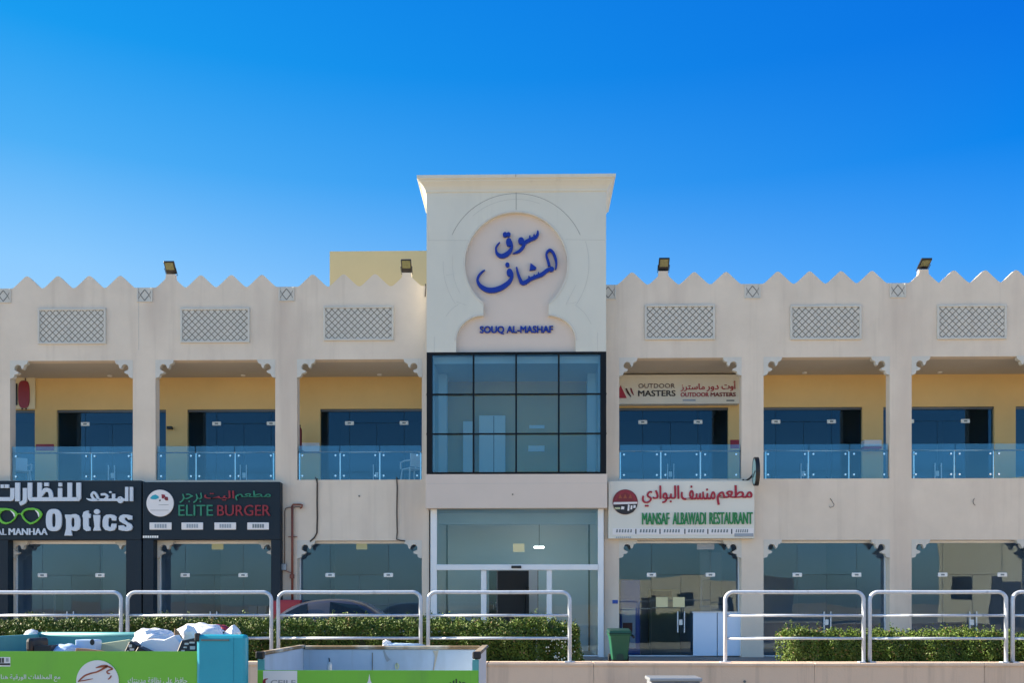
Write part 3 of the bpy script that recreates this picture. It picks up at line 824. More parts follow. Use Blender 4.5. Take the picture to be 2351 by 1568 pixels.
# --- sign of the market on the tower
YI = YT + .11
c8 = crop(1850, 880, 3.408)
S = thing('tower_sign', (X(1185, YI), YI, Z(690, YI)), 'blue raised calligraphy and capitals naming the market on the tower', 'sign')
def C(x, y): return c8(x, y, YI)
kk = (C(1000, 0)[0] - C(0, 0)[0]) / 1000
jit = [0.0]
def rb(mb, pts, ws, k=6, d=.09):
    jit[0] += .0012
    add_ribbon(mb, [C(*p) for p in pts], [w_ * kk for w_ in ws], YI - d - jit[0], YI - .012, k)
def blob(mb, x, y, rx, ry, d=.09, rot=0):
    jit[0] += .0012
    e = ell(0, 0, rx * kk, ry * kk, 24)
    cx, cz = C(x, y)
    mb.prism([(cx + p * math.cos(rot) - q_ * math.sin(rot), cz + p * math.sin(rot) + q_ * math.cos(rot)) for p, q_ in e], YI - d - jit[0], YI - .012)
m1 = MB()
rb(m1, [(872, 97), (868, 150), (835, 190), (770, 218), (715, 248), (690, 275), (678, 310), (640, 358), (590, 388), (540, 402)], [16, 36, 44, 46, 46, 44, 42, 38, 26, 6])
rb(m1, [(768, 160), (766, 190), (775, 215)], [10, 24, 30]); rb(m1, [(824, 140), (822, 165), (832, 195)], [8, 24, 30])
blob(m1, 650, 235, 40, 48)
m1.build('lettering', 'blue', S, smooth=False)
m1 = MB(); jit[0] = 0
blob(m1, 487, 252, 38, 56)
rb(m1, [(505, 215), (528, 290), (505, 365), (445, 420), (380, 435), (328, 398), (315, 335), (338, 285), (368, 252)], [20, 30, 50, 60, 52, 36, 24, 20, 10])
m1.build('lettering', 'blue', S)
m1 = MB(); blob(m1, 436, 151, 30, 34); blob(m1, 482, 148, 28, 30); m1.build('letter_dots', 'blue', S)
m1 = MB(); jit[0] = 0
rb(m1, [(1110, 612), (1120, 540), (1107, 470), (1078, 395), (1035, 355), (997, 385), (987, 430), (1010, 505), (1026, 570)], [16, 26, 34, 34, 34, 30, 28, 34, 36])
rb(m1, [(1066, 615), (1010, 618), (930, 678), (850, 712), (770, 745), (705, 788), (662, 792), (632, 735), (603, 650), (589, 582)], [46, 46, 50, 46, 46, 50, 50, 38, 30, 20])
rb(m1, [(880, 648), (882, 675), (890, 700)], [8, 24, 30]); rb(m1, [(822, 678), (826, 705), (834, 728)], [8, 24, 30]); rb(m1, [(752, 700), (757, 725), (765, 750)], [8, 24, 34])
blob(m1, 1052, 612, 36, 32)
m1.build('lettering', 'blue', S)
MB().prism([C(775, 528), C(760, 632), C(845, 615), C(856, 588)], YI - .09, YI - .012).build('letter_dots', 'blue', S, bevel=.01)
m1 = MB(); jit[0] = 0
blob(m1, 495, 656, 38, 52)
rb(m1, [(515, 622), (533, 690), (492, 778), (400, 850), (290, 890), (190, 884), (107, 832), (70, 765), (86, 700), (130, 648), (168, 623)], [18, 34, 52, 64, 68, 62, 48, 34, 28, 22, 10])
m1.build('lettering', 'blue', S)
m1 = MB(); blob(m1, 468, 553, 28, 30); m1.build('letter_dots', 'blue', S)
p0, p1 = C(103, 1476), C(1072, 1362)
text('SOUQ AL-MASHAF', p0[0], p1[0], p0[1], p1[1], YI - .06, 'blue', 'latin_lettering', S, depth=.05, bold=.045)

# --- optics portal sign
YS = -.30
c5 = crop(0, 1860, 2351 / 560)
sx0, sx1 = X(-28, YS), X(324.5, YS)
sz0, sz1 = Z(1241.5, YS, 160), Z(1105, YS, 160)
S = thing('optician_sign', ((sx0 + sx1) / 2, -.15, sz0), 'dark slate portal sign with big white letters and lime spectacles', 'sign')
MB().box(sx0, sx1, YS, -.001, sz0, sz1).build('fascia', 'slate', S, bevel=.02, seg=2)
for a, b in ((-28, 18), (289, 324.5)):
    MB().box(X(a, YS), X(b, YS), YS + .002, -.001, -.003, sz0 - .001).build('side_panel', 'slate', S, bevel=.006)
def C(x, y): return c5(x, y, YS)
kk = (C(1000, 0)[0] - C(0, 0)[0]) / 1000
def bx(mb, x0, x1, y0, y1, d=.05):
    jit[0] += .0008
    a, b = C(x0, y1), C(x1, y0); mb.box(a[0], b[0], YS - d - jit[0], YS - .002, a[1], b[1])
def rbs(mb, pts, ws, k=6, d=.05):
    jit[0] += .0008
    add_ribbon(mb, [C(*p) for p in pts], [w_ * kk for w_ in ws], YS - d - jit[0], YS - .002, k)
jit[0] = 0
m1 = MB()
bx(m1, 500, 1310, 380, 445); rbs(m1, [(1304, 141), (1304, 300), (1304, 395), (1270, 412)], [74, 74, 70, 62], 4)
bx(m1, 1122, 1195, 141, 382); bx(m1, 965, 1033, 230, 382); bx(m1, 628, 700, 141, 382); rbs(m1, [(505, 141), (505, 300), (508, 395), (545, 412)], [72, 72, 70, 62], 4)
rbs(m1, [(690, 350), (745, 270), (800, 262), (840, 300), (856, 400)], [50, 64, 66, 66, 66])
m1.build('arabic_lettering', 'lwhite', S)
m1 = MB(); bx(m1, 975, 1031, 143, 203); m1.build('letter_dot', 'lwhite', S)
m1 = MB(); bx(m1, 742, 814, 141, 200); m1.build('letter_dot', 'lwhite', S)
m1 = MB(); rbs(m1, [(424, 230), (424, 380), (415, 450), (340, 492)], [66, 66, 66, 60]); m1.build('arabic_lettering', 'lwhite', S)
m1 = MB(); bx(m1, 265, 341, 141, 448); m1.build('arabic_lettering', 'lwhite', S)
m1 = MB(); rbs(m1, [(220, 230), (220, 340), (205, 405), (150, 411), (20, 411), (-90, 411), (-112, 340), (-112, 230)], [68, 68, 66, 62, 62, 62, 66, 68], 4); m1.build('arabic_lettering', 'lwhite', S)
m1 = MB(); bx(m1, 28, 160, 172, 230); m1.build('letter_dots', 'lwhite', S)
m1 = MB(); bx(m1, 82, 98, 176, 226, .053); m1.build('dot_gap', 'labelink', S)
m1 = MB(); bx(m1, 2146, 2198, 212, 446); m1.build('arabic_lettering', 'lwhite', S)
m1 = MB()
bx(m1, 2070, 2122, 212, 446); bx(m1, 1620, 2100, 402, 444); bx(m1, 1855, 1905, 325, 420)
m1.prism([C(x, y) for x, y in ell(1990, 424, 50, 56)][::-1], YS - .062, YS - .002, holes=[[C(x, y) for x, y in ell(1988, 418, 18, 30, 16)]])
rbs(m1, [(1672, 338), (1740, 334), (1778, 372), (1730, 418)], [34, 38, 40, 34])
rbs(m1, [(1640, 428), (1590, 330), (1555, 302), (1522, 345), (1560, 412), (1640, 428)], [38, 40, 36, 38, 38, 30])
rbs(m1, [(1600, 425), (1500, 425), (1438, 402)], [40, 36, 14])
m1.build('arabic_lettering', 'lwhite', S)
m1 = MB(); m1.prism([C(x, y) for x, y in ell(1825, 297, 22, 16, 16)], YS - .05, YS - .002); m1.build('letter_dot', 'lwhite', S)
def P5(pts): return [C(x, y) for x, y in pts]
def letter(outer, holes=()):
    MB().prism(P5(outer), YS - .055, YS - .002, [P5(h) for h in holes]).build('optics_letter', 'lwhite', S, bevel=.006)
letter(ell(898, 756, 130, 183, 40, e=2.7), [ell(898, 759, 30, 112, 24, e=3.0)])
letter([(1080, 665), (1180, 668), (1200, 660), (1260, 656), (1310, 680), (1333, 745), (1333, 850), (1315, 910), (1270, 936), (1220, 935), (1185, 920), (1200, 1012), (1070, 1012), (1098, 900), (1098, 750), (1080, 692)],
       [ell(1212, 795, 26, 75, 24, e=2.8)])
letter([(1385, 625), (1425, 605), (1470, 598), (1470, 650), (1505, 655), (1500, 720), (1468, 722), (1470, 850), (1503, 880), (1500, 930), (1430, 938), (1385, 905), (1378, 850), (1378, 725), (1366, 690)])
letter([(1543, 672), (1660, 672), (1650, 860), (1672, 930), (1540, 932), (1565, 860)])
MB().prism(P5(ell(1605, 618, 50, 42, 20)), YS - .055, YS - .002).build('optics_letter', 'lwhite', S, bevel=.006)
letter([(1925, 765), (1850, 765), (1845, 730), (1815, 712), (1795, 740), (1790, 830), (1805, 870), (1830, 872), (1845, 815), (1925, 815), (1925, 870), (1890, 925), (1820, 938), (1740, 920), (1700, 860), (1697, 770), (1715, 700), (1760, 668), (1830, 662), (1890, 672), (1925, 700)])
letter([(2185, 750), (2120, 750), (2090, 715), (2060, 720), (2062, 750), (2110, 790), (2170, 820), (2192, 870), (2170, 920), (2110, 938), (2020, 932), (1960, 915), (1960, 845), (2045, 842), (2070, 870), (2092, 865), (2090, 840), (2030, 810), (1975, 775), (1962, 730), (1985, 685), (2040, 662), (2120, 668), (2185, 685)])
jit[0] = 0
m1 = MB()
m1.prism(P5([(350, 650), (395, 590), (450, 560), (560, 552), (640, 575), (690, 615), (710, 660), (680, 720), (620, 780), (550, 822), (500, 828), (430, 780), (385, 730)]), YS - .05, YS - .002,
         [P5([(385, 665), (410, 615), (470, 592), (580, 590), (640, 630), (668, 680), (640, 730), (580, 775), (520, 795), (470, 775), (415, 720)])])
m1.prism(P5([(-190, 660), (-150, 590), (-60, 556), (120, 558), (215, 575), (280, 620), (305, 655), (260, 740), (190, 800), (110, 826), (40, 810), (-20, 745), (-150, 780)]), YS - .05, YS - .002,
         [P5([(5, 665), (40, 615), (100, 592), (180, 600), (240, 640), (262, 690), (235, 740), (170, 785), (110, 795), (55, 770), (15, 715)])])
rbs(m1, [(295, 660), (325, 648), (355, 660)], [16, 14, 16])
m1.build('spectacles', 'lime', S, bevel=.008)
m1 = MB(); rbs(m1, [(590, 592), (640, 640), (652, 705)], [6, 26, 10]); m1.build('lens_glint', 'label', S)
m1 = MB(); rbs(m1, [(185, 600), (240, 650), (252, 700)], [6, 24, 10]); m1.build('lens_glint', 'label', S)
a, b = C(-60, 1000), C(112, 896); text('AL', a[0], b[0], a[1], b[1], YS - .03, 'lwhite', 'latin_lettering', S, bold=.03)
a, b = C(155, 1000), C(785, 890); text('MANHAA', a[0], b[0], a[1], b[1], YS - .03, 'lwhite', 'latin_lettering', S, bold=.05)

# --- burger restaurant portal sign
c6 = crop(540, 1870, 2351 / 570)
def C(x, y): return c6(x, y, YS)
kk = (C(1000, 0)[0] - C(0, 0)[0]) / 1000
sx0, sx1 = X(327.5, YS), X(643, YS); sz1 = Z(1108, YS, 480)
S = thing('burger_sign', ((sx0 + sx1) / 2, -.15, sz0), 'dark slate portal sign with round white emblem and green and red letters', 'sign')
MB().box(sx0, sx1, YS, -.001, sz0, sz1).build('fascia', 'slate', S, bevel=.02, seg=2)
for a, b in ((328, 352), (622, 643)):
    MB().box(X(a, YS), X(b, YS), YS + .002, -.001, -.003, sz0 - .001).build('side_panel', 'slate', S, bevel=.006)
em = MB().prism([C(x, y) for x, y in ell(366, 428, 219, 217, 40)][::-1], YS - .045, YS - .002).build('emblem_disc', 'vinylwhite', S, bevel=.004)
ye = YS - .047
def em_poly(pts, m, n): MB().prism([C(*p) for p in pts], ye - .004, ye + .004).build(n, m, em)
em_poly([(205, 352), (240, 308), (295, 288), (345, 318), (350, 345), (300, 368), (240, 366)], 'tealdeep', 'teal_shape')
em_poly([(392, 284), (445, 292), (452, 320), (425, 355), (396, 352)], 'lred', 'red_shape')
em_poly([(450, 322), (495, 330), (500, 385), (462, 388), (435, 362)], 'darkred', 'red_shape')
em_poly([(357, 375), (382, 372), (372, 398), (354, 396)], 'blackcard', 'dark_speck')
em_poly([(210, 540), (505, 540), (505, 546), (210, 546)], 'labelink', 'grey_line')
em_poly([(345, 455), (505, 452), (505, 457), (345, 460)], 'labelink', 'grey_line')
def T6(s, x0, x1, y0, y1, m, n, rtl=False, bold=.0):
    a, b = C(x0, y1), C(x1, y0); return text(s, a[0], b[0], a[1], b[1], YS - .035, m, n, S, depth=.033, bold=bold, rtl=rtl)
T6('مطعم', 1578, 2148, 228, 382, 'lgreen', 'arabic_lettering', True, .010)
T6('اليت', 1082, 1558, 226, 385, 'lred', 'arabic_lettering', True, .018)
T6('برجر', 680, 1040, 258, 425, 'lgreen', 'arabic_lettering', True, .010)
T6('ELITE', 662, 1215, 455, 632, 'lgreen', 'latin_lettering', False, .008)
T6('BURGER', 1288, 2142, 455, 632, 'lred', 'latin_lettering', False, .012)
for i, (x0, x1) in enumerate(((192, 549), (708, 1057), (1239, 1590), (1770, 2120))):
    a, b = C(x0, 856), C(x1, 738)
    pl = MB().box(a[0], b[0], YS - .03, YS - .002, a[1], b[1]).build('phone_plate', 'vinylwhite', S, bevel=.012, seg=2)
    a, b = C(x0 + 80, 828), C(x1 - 75, 765)
    for q in range(5):
        u0 = a[0] + (b[0] - a[0]) * (q + .12) / 5; u1 = a[0] + (b[0] - a[0]) * (q + .88) / 5
        MB().box(u0, u1, YS - .0335, YS - .0285, a[1], b[1]).build('faded_digit', 'labelink' if i == 3 else 'greybox', pl)
a, b = C(82, 988), C(338, 952)
for q in range(7):
    MB().box(a[0] + (b[0] - a[0]) * q / 7, a[0] + (b[0] - a[0]) * (q + .75) / 7, YS - .004, YS + .004, a[1], b[1]).build('maker_mark', 'label', S)

# --- mansaf restaurant sign
YM = -.20
c7 = crop(2370, 1870, 2351 / 640)
def C(x, y): return c7(x, y, YM)
sx0, sx1 = X(1397, YM), X(1732, YM); mz0, mz1 = Z(1238, YM, 1560), Z(1105.5, YM, 1560)
S = thing('restaurant_sign', ((sx0 + sx1) / 2, -.1, mz0), 'pale rectangular restaurant sign with crimson arabic letters over green capitals', 'sign')
MB().box(sx0, sx1, YM, -.001, mz0, mz1).build('sign_board', 'signwhite', S, bevel=.006)
def T7(s, x0, x1, y0, y1, m, n, rtl=False, bold=.0, par=None):
    a, b = C(x0, y1), C(x1, y0); return text(s, a[0], b[0], a[1], b[1], YM - .03, m, n, par or S, depth=.028, bold=bold, rtl=rtl)
T7('مطعم', 1608, 2110, 122, 405, 'crimson', 'arabic_lettering', True, .036)
T7('منسف', 1092, 1580, 126, 335, 'crimson', 'arabic_lettering', True, .036)
T7('البوادي', 532, 1060, 126, 432, 'crimson', 'arabic_lettering', True, .036)
T7('MANSAF', 532, 920, 518, 690, 'sgreen', 'latin_lettering', False, .05)
T7('ALBAWADI', 972, 1445, 514, 688, 'sgreen', 'latin_lettering', False, .05)
T7('RESTAURANT', 1500, 2115, 510, 684, 'sgreen', 'latin_lettering', False, .05)
em = MB().prism([C(x, y) for x, y in ell(287, 363, 181, 181, 40)][::-1], YM - .02, YM - .002).build('emblem_disc', 'darkred', S)
ye = YM - .022
def em_poly(pts, m, n, d=0): MB().prism([C(*p) for p in pts], ye - .003 - d, ye + .003).build(n, m, em)
em_poly([(135, 345), (155, 268), (225, 205), (285, 190), (345, 205), (415, 255), (452, 345)], 'lred', 'red_dome')
em_poly([(165, 345), (185, 285), (285, 222), (390, 285), (415, 345)], 'darkred', 'inner_dome', .001)
for x in (215, 285, 360): em_poly([(x - 26, 310), (x, 248), (x + 26, 310)], 'horse', 'tent', .002)
em_poly([(115, 400), (120, 366), (460, 362), (460, 388)], 'vinylwhite', 'white_band', .001)
em_poly([(112, 405), (460, 392), (455, 435), (400, 510), (330, 540), (250, 540), (180, 512), (125, 450)], 'blackcard', 'dark_ground')
em_poly([(130, 440), (215, 440), (215, 468), (150, 470)], 'greencard', 'green_patch', .001)
for x0, x1, y0, y1 in ((225, 275, 425, 470), (318, 350, 398, 490), (360, 392, 410, 470), (400, 440, 405, 450)):
    em_poly([(x0, y1), (x0 + 8, y0), (x1, y0 + 8), (x1 - 6, y1)], 'vinylwhite', 'white_figure', .001)
a, b = C(105, 835), C(2135, 740)
st = MB().box(a[0], b[0], YM - .012, YM - .002, a[1], b[1]).build('phone_strip', 'vinylwhite', S)
for i, (x0, x1) in enumerate(((150, 392), (490, 745), (835, 1080), (1185, 1430), (1520, 1775), (1870, 2060))):
    for q in range(6):
        u0 = x0 + (x1 - x0) * (q + .10) / 6; u1 = x0 + (x1 - x0) * (q + .72) / 6
        MB().prism([C(u0, 802), C(u1, 802), C(u1 + 3, 755), C(u0 + 8, 755)], YM - .0145, YM - .011).build('phone_digit', 'labelink', st)
for x in (440, 787, 1145, 1475, 1818):
    a, b = C(x - 8, 822), C(x + 8, 752); MB().box(a[0], b[0], YM - .0150, YM - .0110, a[1], b[1]).build('strip_divider', 'slate', st)
a, b = C(1858, 862), C(2130, 815); MB().box(a[0], b[0], YM - .0165, YM - .0125, a[1], b[1]).build('grey_patch', 'greybox', S)
a, b = C(155, 882), C(380, 862)
for q in range(8): MB().box(a[0] + (b[0] - a[0]) * q / 8, a[0] + (b[0] - a[0]) * (q + .7) / 8, YM - .004, YM + .004, a[1], b[1]).build('maker_mark', 'greybox', S)

# --- outdoor shop sign in the gallery
YO = YB - .30
co = crop(2400, 1440, 2351 / 520)
def C(x, y): return co(x, y, YO)
sx0, sx1 = X(1412, YO), X(1697, YO); oz0, oz1 = C(0, 655)[1], C(0, 135)[1]
S = thing('outdoor_shop_sign', ((sx0 + sx1) / 2, YO + .1, oz0), 'long cream sign with red triangle on upper gallery right of tower', 'sign')
MB().box(sx0, sx1, YO, YB - .001, oz0, oz1).build('sign_board', 'signwhite', S, bevel=.006)
def T9(s, x0, x1, y0, y1, m, n, rtl=False, bold=0.0):
    a, b = C(x0, y1), C(x1, y0); return text(s, a[0], b[0], a[1], b[1], YO - .02, m, n, S, depth=.018, bold=bold, rtl=rtl)
T9('OUTDOOR', 452, 1095, 292, 372, 'brownink', 'latin_lettering', False, .0)
T9('MASTERS', 450, 1105, 412, 518, 'blackcard', 'latin_lettering', False, .03)
T9('أوت', 1925, 2170, 245, 425, 'crimson', 'arabic_lettering', True, .02)
T9('دور', 1660, 1870, 320, 432, 'crimson', 'arabic_lettering', True, .02)
T9('ماسترز', 1200, 1625, 292, 432, 'crimson', 'arabic_lettering', True, .02)
T9('OUTDOOR', 1200, 1695, 450, 526, 'crimson', 'latin_lettering', False, .03)
T9('MASTERS', 1730, 2172, 450, 522, 'darkred', 'latin_lettering', False, .03)
MB().prism([C(30, 548), C(245, 548), C(135, 322)], YO - .02, YO - .002).build('red_triangle', 'crimson', S)
MB().prism([C(222, 380), C(248, 375), C(325, 522), C(318, 530), (C(250, 460))], YO - .02, YO - .002).build('dark_stripe', 'brownink', S)
MB().prism([C(303, 375), C(328, 372), C(372, 495), C(366, 502), (C(325, 450))], YO - .02, YO - .002).build('dark_stripe', 'darkred', S)
a, b = C(1235, 602), C(1465, 568); MB().box(a[0], b[0], YO - .004, YO + .002, a[1], b[1]).build('small_print', 'greybox', S)
a, b = C(2010, 605), C(2150, 578); MB().box(a[0], b[0], YO - .004, YO + .002, a[1], b[1]).build('small_print', 'labelink', S)

# --- cream sign at the far left of the gallery
YQ = YB - .06
a, b = at(-60, 941, YQ), at(80, 868, YQ)
S = thing('cream_gallery_sign', ((a[0] + b[0]) / 2, YQ, a[1]), 'square cream sign with red lantern shape on gallery left end', 'sign')
MB().box(a[0], b[0], YQ, YB - .001, a[1], b[1] + .3 - .3).build('sign_board', 'cream', S)
cx, cz = at(55.5, 907, YQ)
MB().prism(ell(cx, cz, .175, .42, 28, e=3.2)[::-1], YQ - .03, YQ - .001).build('red_shape', 'lred', S)
MB().box(cx + .03, cx + .06, YQ - .02, YQ - .001, cz + .425, cz + .50).build('red_tip', 'brownink', S)
for dx in (-.08, .04): MB().box(cx + dx, cx + dx + .05, YQ - .02, YQ - .001, cz - .47, cz - .422).build('dark_foot', 'brownink', S)
u = at(35, 907, YQ); MB().box(u[0] - .07, u[0] + .07, YQ - .02, YQ - .001, u[1] - .33, u[1] + .33).build('dark_stroke', 'blackcard', S)

# --- round blade sign beside the restaurant sign
x0 = X(1735.5, -.45); zc_ = Z(1085.5, -.45)
S = thing('round_blade_sign', (x0, 0, zc_), 'round black rimmed sign seen edge on, fixed to the pier', 'sign')
yc, rr = -.46, .40
rim = MB(); n = 40
for i in range(n):
    a0_, a1_ = 2 * math.pi * i / n, 2 * math.pi * (i + 1) / n
    q = []
    for xx in (x0 - .055, x0 + .055):
        for a_, r_ in ((a0_, rr - .05), (a0_, rr), (a1_, rr), (a1_, rr - .05)):
            q.append((xx, yc + .62 * r_ * math.cos(a_) * 1.0, zc_ + r_ * math.sin(a_)))
    b_ = len(rim.v); rim.v += q
    rim.f += [(b_ + 0, b_ + 3, b_ + 2, b_ + 1), (b_ + 4, b_ + 5, b_ + 6, b_ + 7), (b_ + 1, b_ + 2, b_ + 6, b_ + 5), (b_ + 3, b_ + 0, b_ + 4, b_ + 7)]
rim.build('rim', 'black', S)
fc = MB(); ring = [(yc + .62 * (rr - .05) * math.cos(2 * math.pi * i / n), zc_ + (rr - .05) * math.sin(2 * math.pi * i / n)) for i in range(n)]
fc.add([(x0 - .05, p, q) for p, q in ring] + [(x0 + .05, p, q) for p, q in ring],
       [tuple(range(n)), tuple(range(2 * n - 1, n - 1, -1))] + [(i, n + i, n + (i + 1) % n, (i + 1) % n) for i in range(n)])
fc.build('face', 'aqua', S)
mk = MB()
mk.add([(x0 - .058, yc - .16, zc_ + .02), (x0 - .058, yc - .02, zc_ - .02), (x0 - .058, yc + .14, zc_ - .12), (x0 - .058, yc + .12, zc_ - .17), (x0 - .058, yc - .06, zc_ - .06), (x0 - .058, yc - .17, zc_ - .03)], [(0, 1, 2, 3, 4, 5)])
mk.build('dark_stroke', 'blackcard', S)
bk = MB().tube([(x0 - .03, yc + .20, zc_ - .05), (x0 - .09, -.16, zc_ - .14), (x0 - .20, -.08, zc_ - .22), (x0 - .25, -.03, zc_ - .20), (x0 - .25, .005, zc_ - .17)], .028, 8)
bk.build('bracket_arm', 'black', S, smooth=True)

# --- small blue plate
a, b = at(1406, 1388, -.012), at(1418.5, 1379.5, -.012)
tag(MB().box(a[0], b[0], -.014, -.001, a[1], b[1]).build('number_plate', 'bluesign', bevel=.003), 'small blue plate on the pier beside restaurant glass', 'plate')

# ================================================================ lights, pipes and cables on the front
def floodlight(px, ptop, lean, label):
    x = X(px); z0 = ZP + .38
    S = thing('floodlight', (x, .12, z0), label, 'floodlight', 'floodlights along the parapet')
    tilt = lean
    def q(u, v, d):   # u across, v up the panel, d forward of its face
        return (x + u, .10 - v * math.sin(tilt) - d * math.cos(tilt), z0 + .03 + v * math.cos(tilt) - d * math.sin(tilt))
    W, H = .15, .37
    hx = lambda u0, u1, v0, v1, d0, d1: [q(u0, v0, d1), q(u1, v0, d1), q(u1, v0, d0), q(u0, v0, d0), q(u0, v1, d1), q(u1, v1, d1), q(u1, v1, d0), q(u0, v1, d0)]
    MB().hexa(hx(-W, W, 0, H, -.06, .0)).build('housing', 'black', S, bevel=.012)
    MB().hexa(hx(-W + .035, W - .035, .13, H - .03, .001, .006)).build('lens', 'lens', S)
    fn = MB()
    for i in range(6): fn.hexa(hx(-W + .03 + i * .045, -W + .042 + i * .045, .04, H - .04, -.085, -.061))
    fn.build('cooling_fins', 'black', S)
    MB().tube([(x - W - .012, .10 - .18 * math.sin(tilt), z0 + .03 + .18 * math.cos(tilt)), (x - W - .012, .14, z0 + .012), (x + W + .012, .14, z0 + .012), (x + W + .012, .10 - .18 * math.sin(tilt), z0 + .03 + .18 * math.cos(tilt))], .010, 6).build('yoke', 'black', S)
    return S
floodlight(391, 606, R(42), 'black square floodlight on merlon above burger sign, left end of row')
floodlight(933, 600, R(36), 'black square floodlight in front of yellow rooftop block')
floodlight(1524, 600, R(42), 'black square floodlight on merlon just right of tower')
floodlight(2121, 603, R(62), 'flattest tilted black floodlight on merlon, right end of row')

def cable(name, pts, r, m, label, cat, group=None):
    return tag(MB().tube([(X(px, y), y, Z(py, y, px)) for px, py, y in pts], r, 6).build(name, m, smooth=True), label, cat, group)
cable('hanging_cable', [(724, 1098, -.03), (727, 1103, -.045), (728.5, 1112, -.04), (728, 1150, -.02), (728.5, 1190, -.022), (727.5, 1225, -.02), (722, 1236, -.02), (712, 1245, -.02)], .022, 'cable',
      'thick dark cable hanging between balcony and bracket near fire pipes', 'cable')
cable('hanging_cable', [(910, 1097, -.03), (911, 1104, -.04), (912, 1120, -.022), (911, 1180, -.02), (912, 1225, -.022), (910.5, 1240, -.022), (921, 1243, -.022), (930, 1244, -.02)], .018, 'cable',
      'thin dark cable hanging on blank wall nearer the tower', 'cable')
cable('loose_wire', [(1906, 1146, .0), (1910, 1152, -.05), (1915, 1160, -.06), (1913, 1165, -.05), (1906, 1167, -.04), (1904, 1164, -.03)], .008, 'cable', 'curled loose wire on blank wall right of round sign', 'wire')
cable('loose_wire', [(2237, 1146, .0), (2234, 1152, -.04), (2235, 1158, -.05), (2239, 1162, -.03)], .008, 'cable', 'short loose wire stub on blank wall at far right', 'wire')
cable('loose_wire', [(977, 653, -.02), (978, 660, -.05), (977, 672, -.04), (976, 682, -.03)], .014, 'cable', 'short dark wire beside the tower at parapet height', 'wire')
tag(MB().cyl((X(825), -.03, Z(1140)), (X(825), .01, Z(1140)), .025, 12).build('drain_spout', 'joint'), 'tiny dark spout between the two hanging cables', 'spout')

S = thing('fire_pipe', (X(668), -.08, 0), 'rust red fire pipe with bent top on pier beside burger sign', 'pipe')
g = lambda px, py, y=-.08: (X(px, y), y, Z(py, y, px))
MB().tube([g(671, 1382), g(671, 1240), g(671, 1163)], .035, 10).build('riser', 'pipe', S, smooth=True)
MB().tube([g(671, 1163), g(673, 1160), g(690, 1160), g(694, 1161), g(693, 1166), g(689, 1169)], .025, 8).build('spout', 'pipe', S, smooth=True)
MB().tube([g(653, 1297), g(653, 1250), g(653.5, 1176), g(656, 1169), g(663, 1167), g(690, 1165)], .014, 8).build('thin_pipe', 'brownpipe', S, smooth=True)
MB().box(X(661, -.08), X(681, -.08), -.05, -.001, Z(1233) - .02, Z(1233)).build('pipe_clip', 'pipe', S)
MB().box(X(666, -.08), X(675, -.08), -.14, -.03, Z(1330), Z(1320)).build('valve', 'pipe', S, bevel=.01)
MB().tube([g(643, 1307), g(655, 1312), g(670, 1318)], .012, 6).build('side_branch', 'pipe', S)
tag(MB().box(X(643.5, -.1), X(657, -.1), -.14, -.001, Z(1311, -.1), Z(1296, -.1)).build('junction_box', 'greybox', bevel=.01), 'pale grey junction box below the thin brown pipe', 'box')
S = thing('fire_hose_cabinet', (X(658, -.3), -.15, Z(1460)), 'red fire hose cabinet on the pier under fire pipe', 'cabinet')
MB().box(X(626, -.28), X(689, -.28), -.30, -.016, Z(1462, -.28), Z(1379, -.28)).build('cabinet_body', 'redbox', S, bevel=.03, seg=2)
MB().box(X(632, -.28), X(684, -.28), -.315, -.301, Z(1458, -.28), Z(1384, -.28)).build('cabinet_door', 'redbox', S, bevel=.006)

# ================================================================ low wall, railing and hedges
WT = .65
S = thing('retaining_wall', (0, -13.75, -.17), 'low beige retaining wall carrying the white railing', 'wall')
wl = MB()
xs_ = [-40, X(400, -13.95), X(700, -13.95), X(1120, -13.95), X(1363, -13.95), X(1870, -13.95), X(2260, -13.95), 40]
for a, b in zip(xs_[:-1], xs_[1:]): wl.box(a + .003, b - .003, -13.95, -13.55, -.28, WT - .045)
wl.build('wall_body', 'stone', S)
MB().box(-40, 40, -13.94, -13.56, -.28, WT - .05).build('joint_filling', 'rust', S)
cp = MB()
for a, b in zip(xs_[:-1], xs_[1:]): cp.box(a + .002, b - .002, -13.97, -13.53, WT - .044, WT)
cp.build('coping', 'stone', S, bevel=.008)
MB().cyl((X(1355 * 1, -13.95) + 2.1, -13.97, .40), (X(1355, -13.95) + 2.1, -13.94, .40), .018, 10).build('drain_hole', 'joint', S)

YR = -13.75
def rail_panel(p0, p1, label):
    x0, x1 = X(p0 + 5, YR), X(p1 - 5, YR); zt = Z(1361.5, YR)
    S = thing('guard_rail', ((x0 + x1) / 2, YR, WT), label, 'railing', 'guard rail panels along the low wall')
    r = .11; pts = [(x0, YR, WT + .001), (x0, YR, zt - r)]
    for i in range(1, 7): a = math.pi / 2 * i / 6; pts.append((x0 + r - r * math.cos(a), YR, zt - r + r * math.sin(a)))
    pts.append(((x0 + x1) / 2, YR + .002, zt - .003))
    for i in range(0, 7): a = math.pi / 2 * i / 6; pts.append((x1 - r + r * math.sin(a), YR, zt - r + r * math.cos(a)))
    pts += [(x1, YR, WT + .001)]
    MB().tube(pts, .0265, 14).build('hoop', 'galv', S, smooth=True)
    for pz in (1415, 1467.5):
        z = Z(pz, YR); MB().cyl((x0 + .02, YR, z), (x1 - .02, YR, z), .0185, 12).build('cross_bar', 'galv', S, smooth=True)
    for x in (x0, x1): MB().box(x - .07, x + .07, YR - .055, YR + .055, WT, WT + .012).build('foot_plate', 'galv', S)
    return S
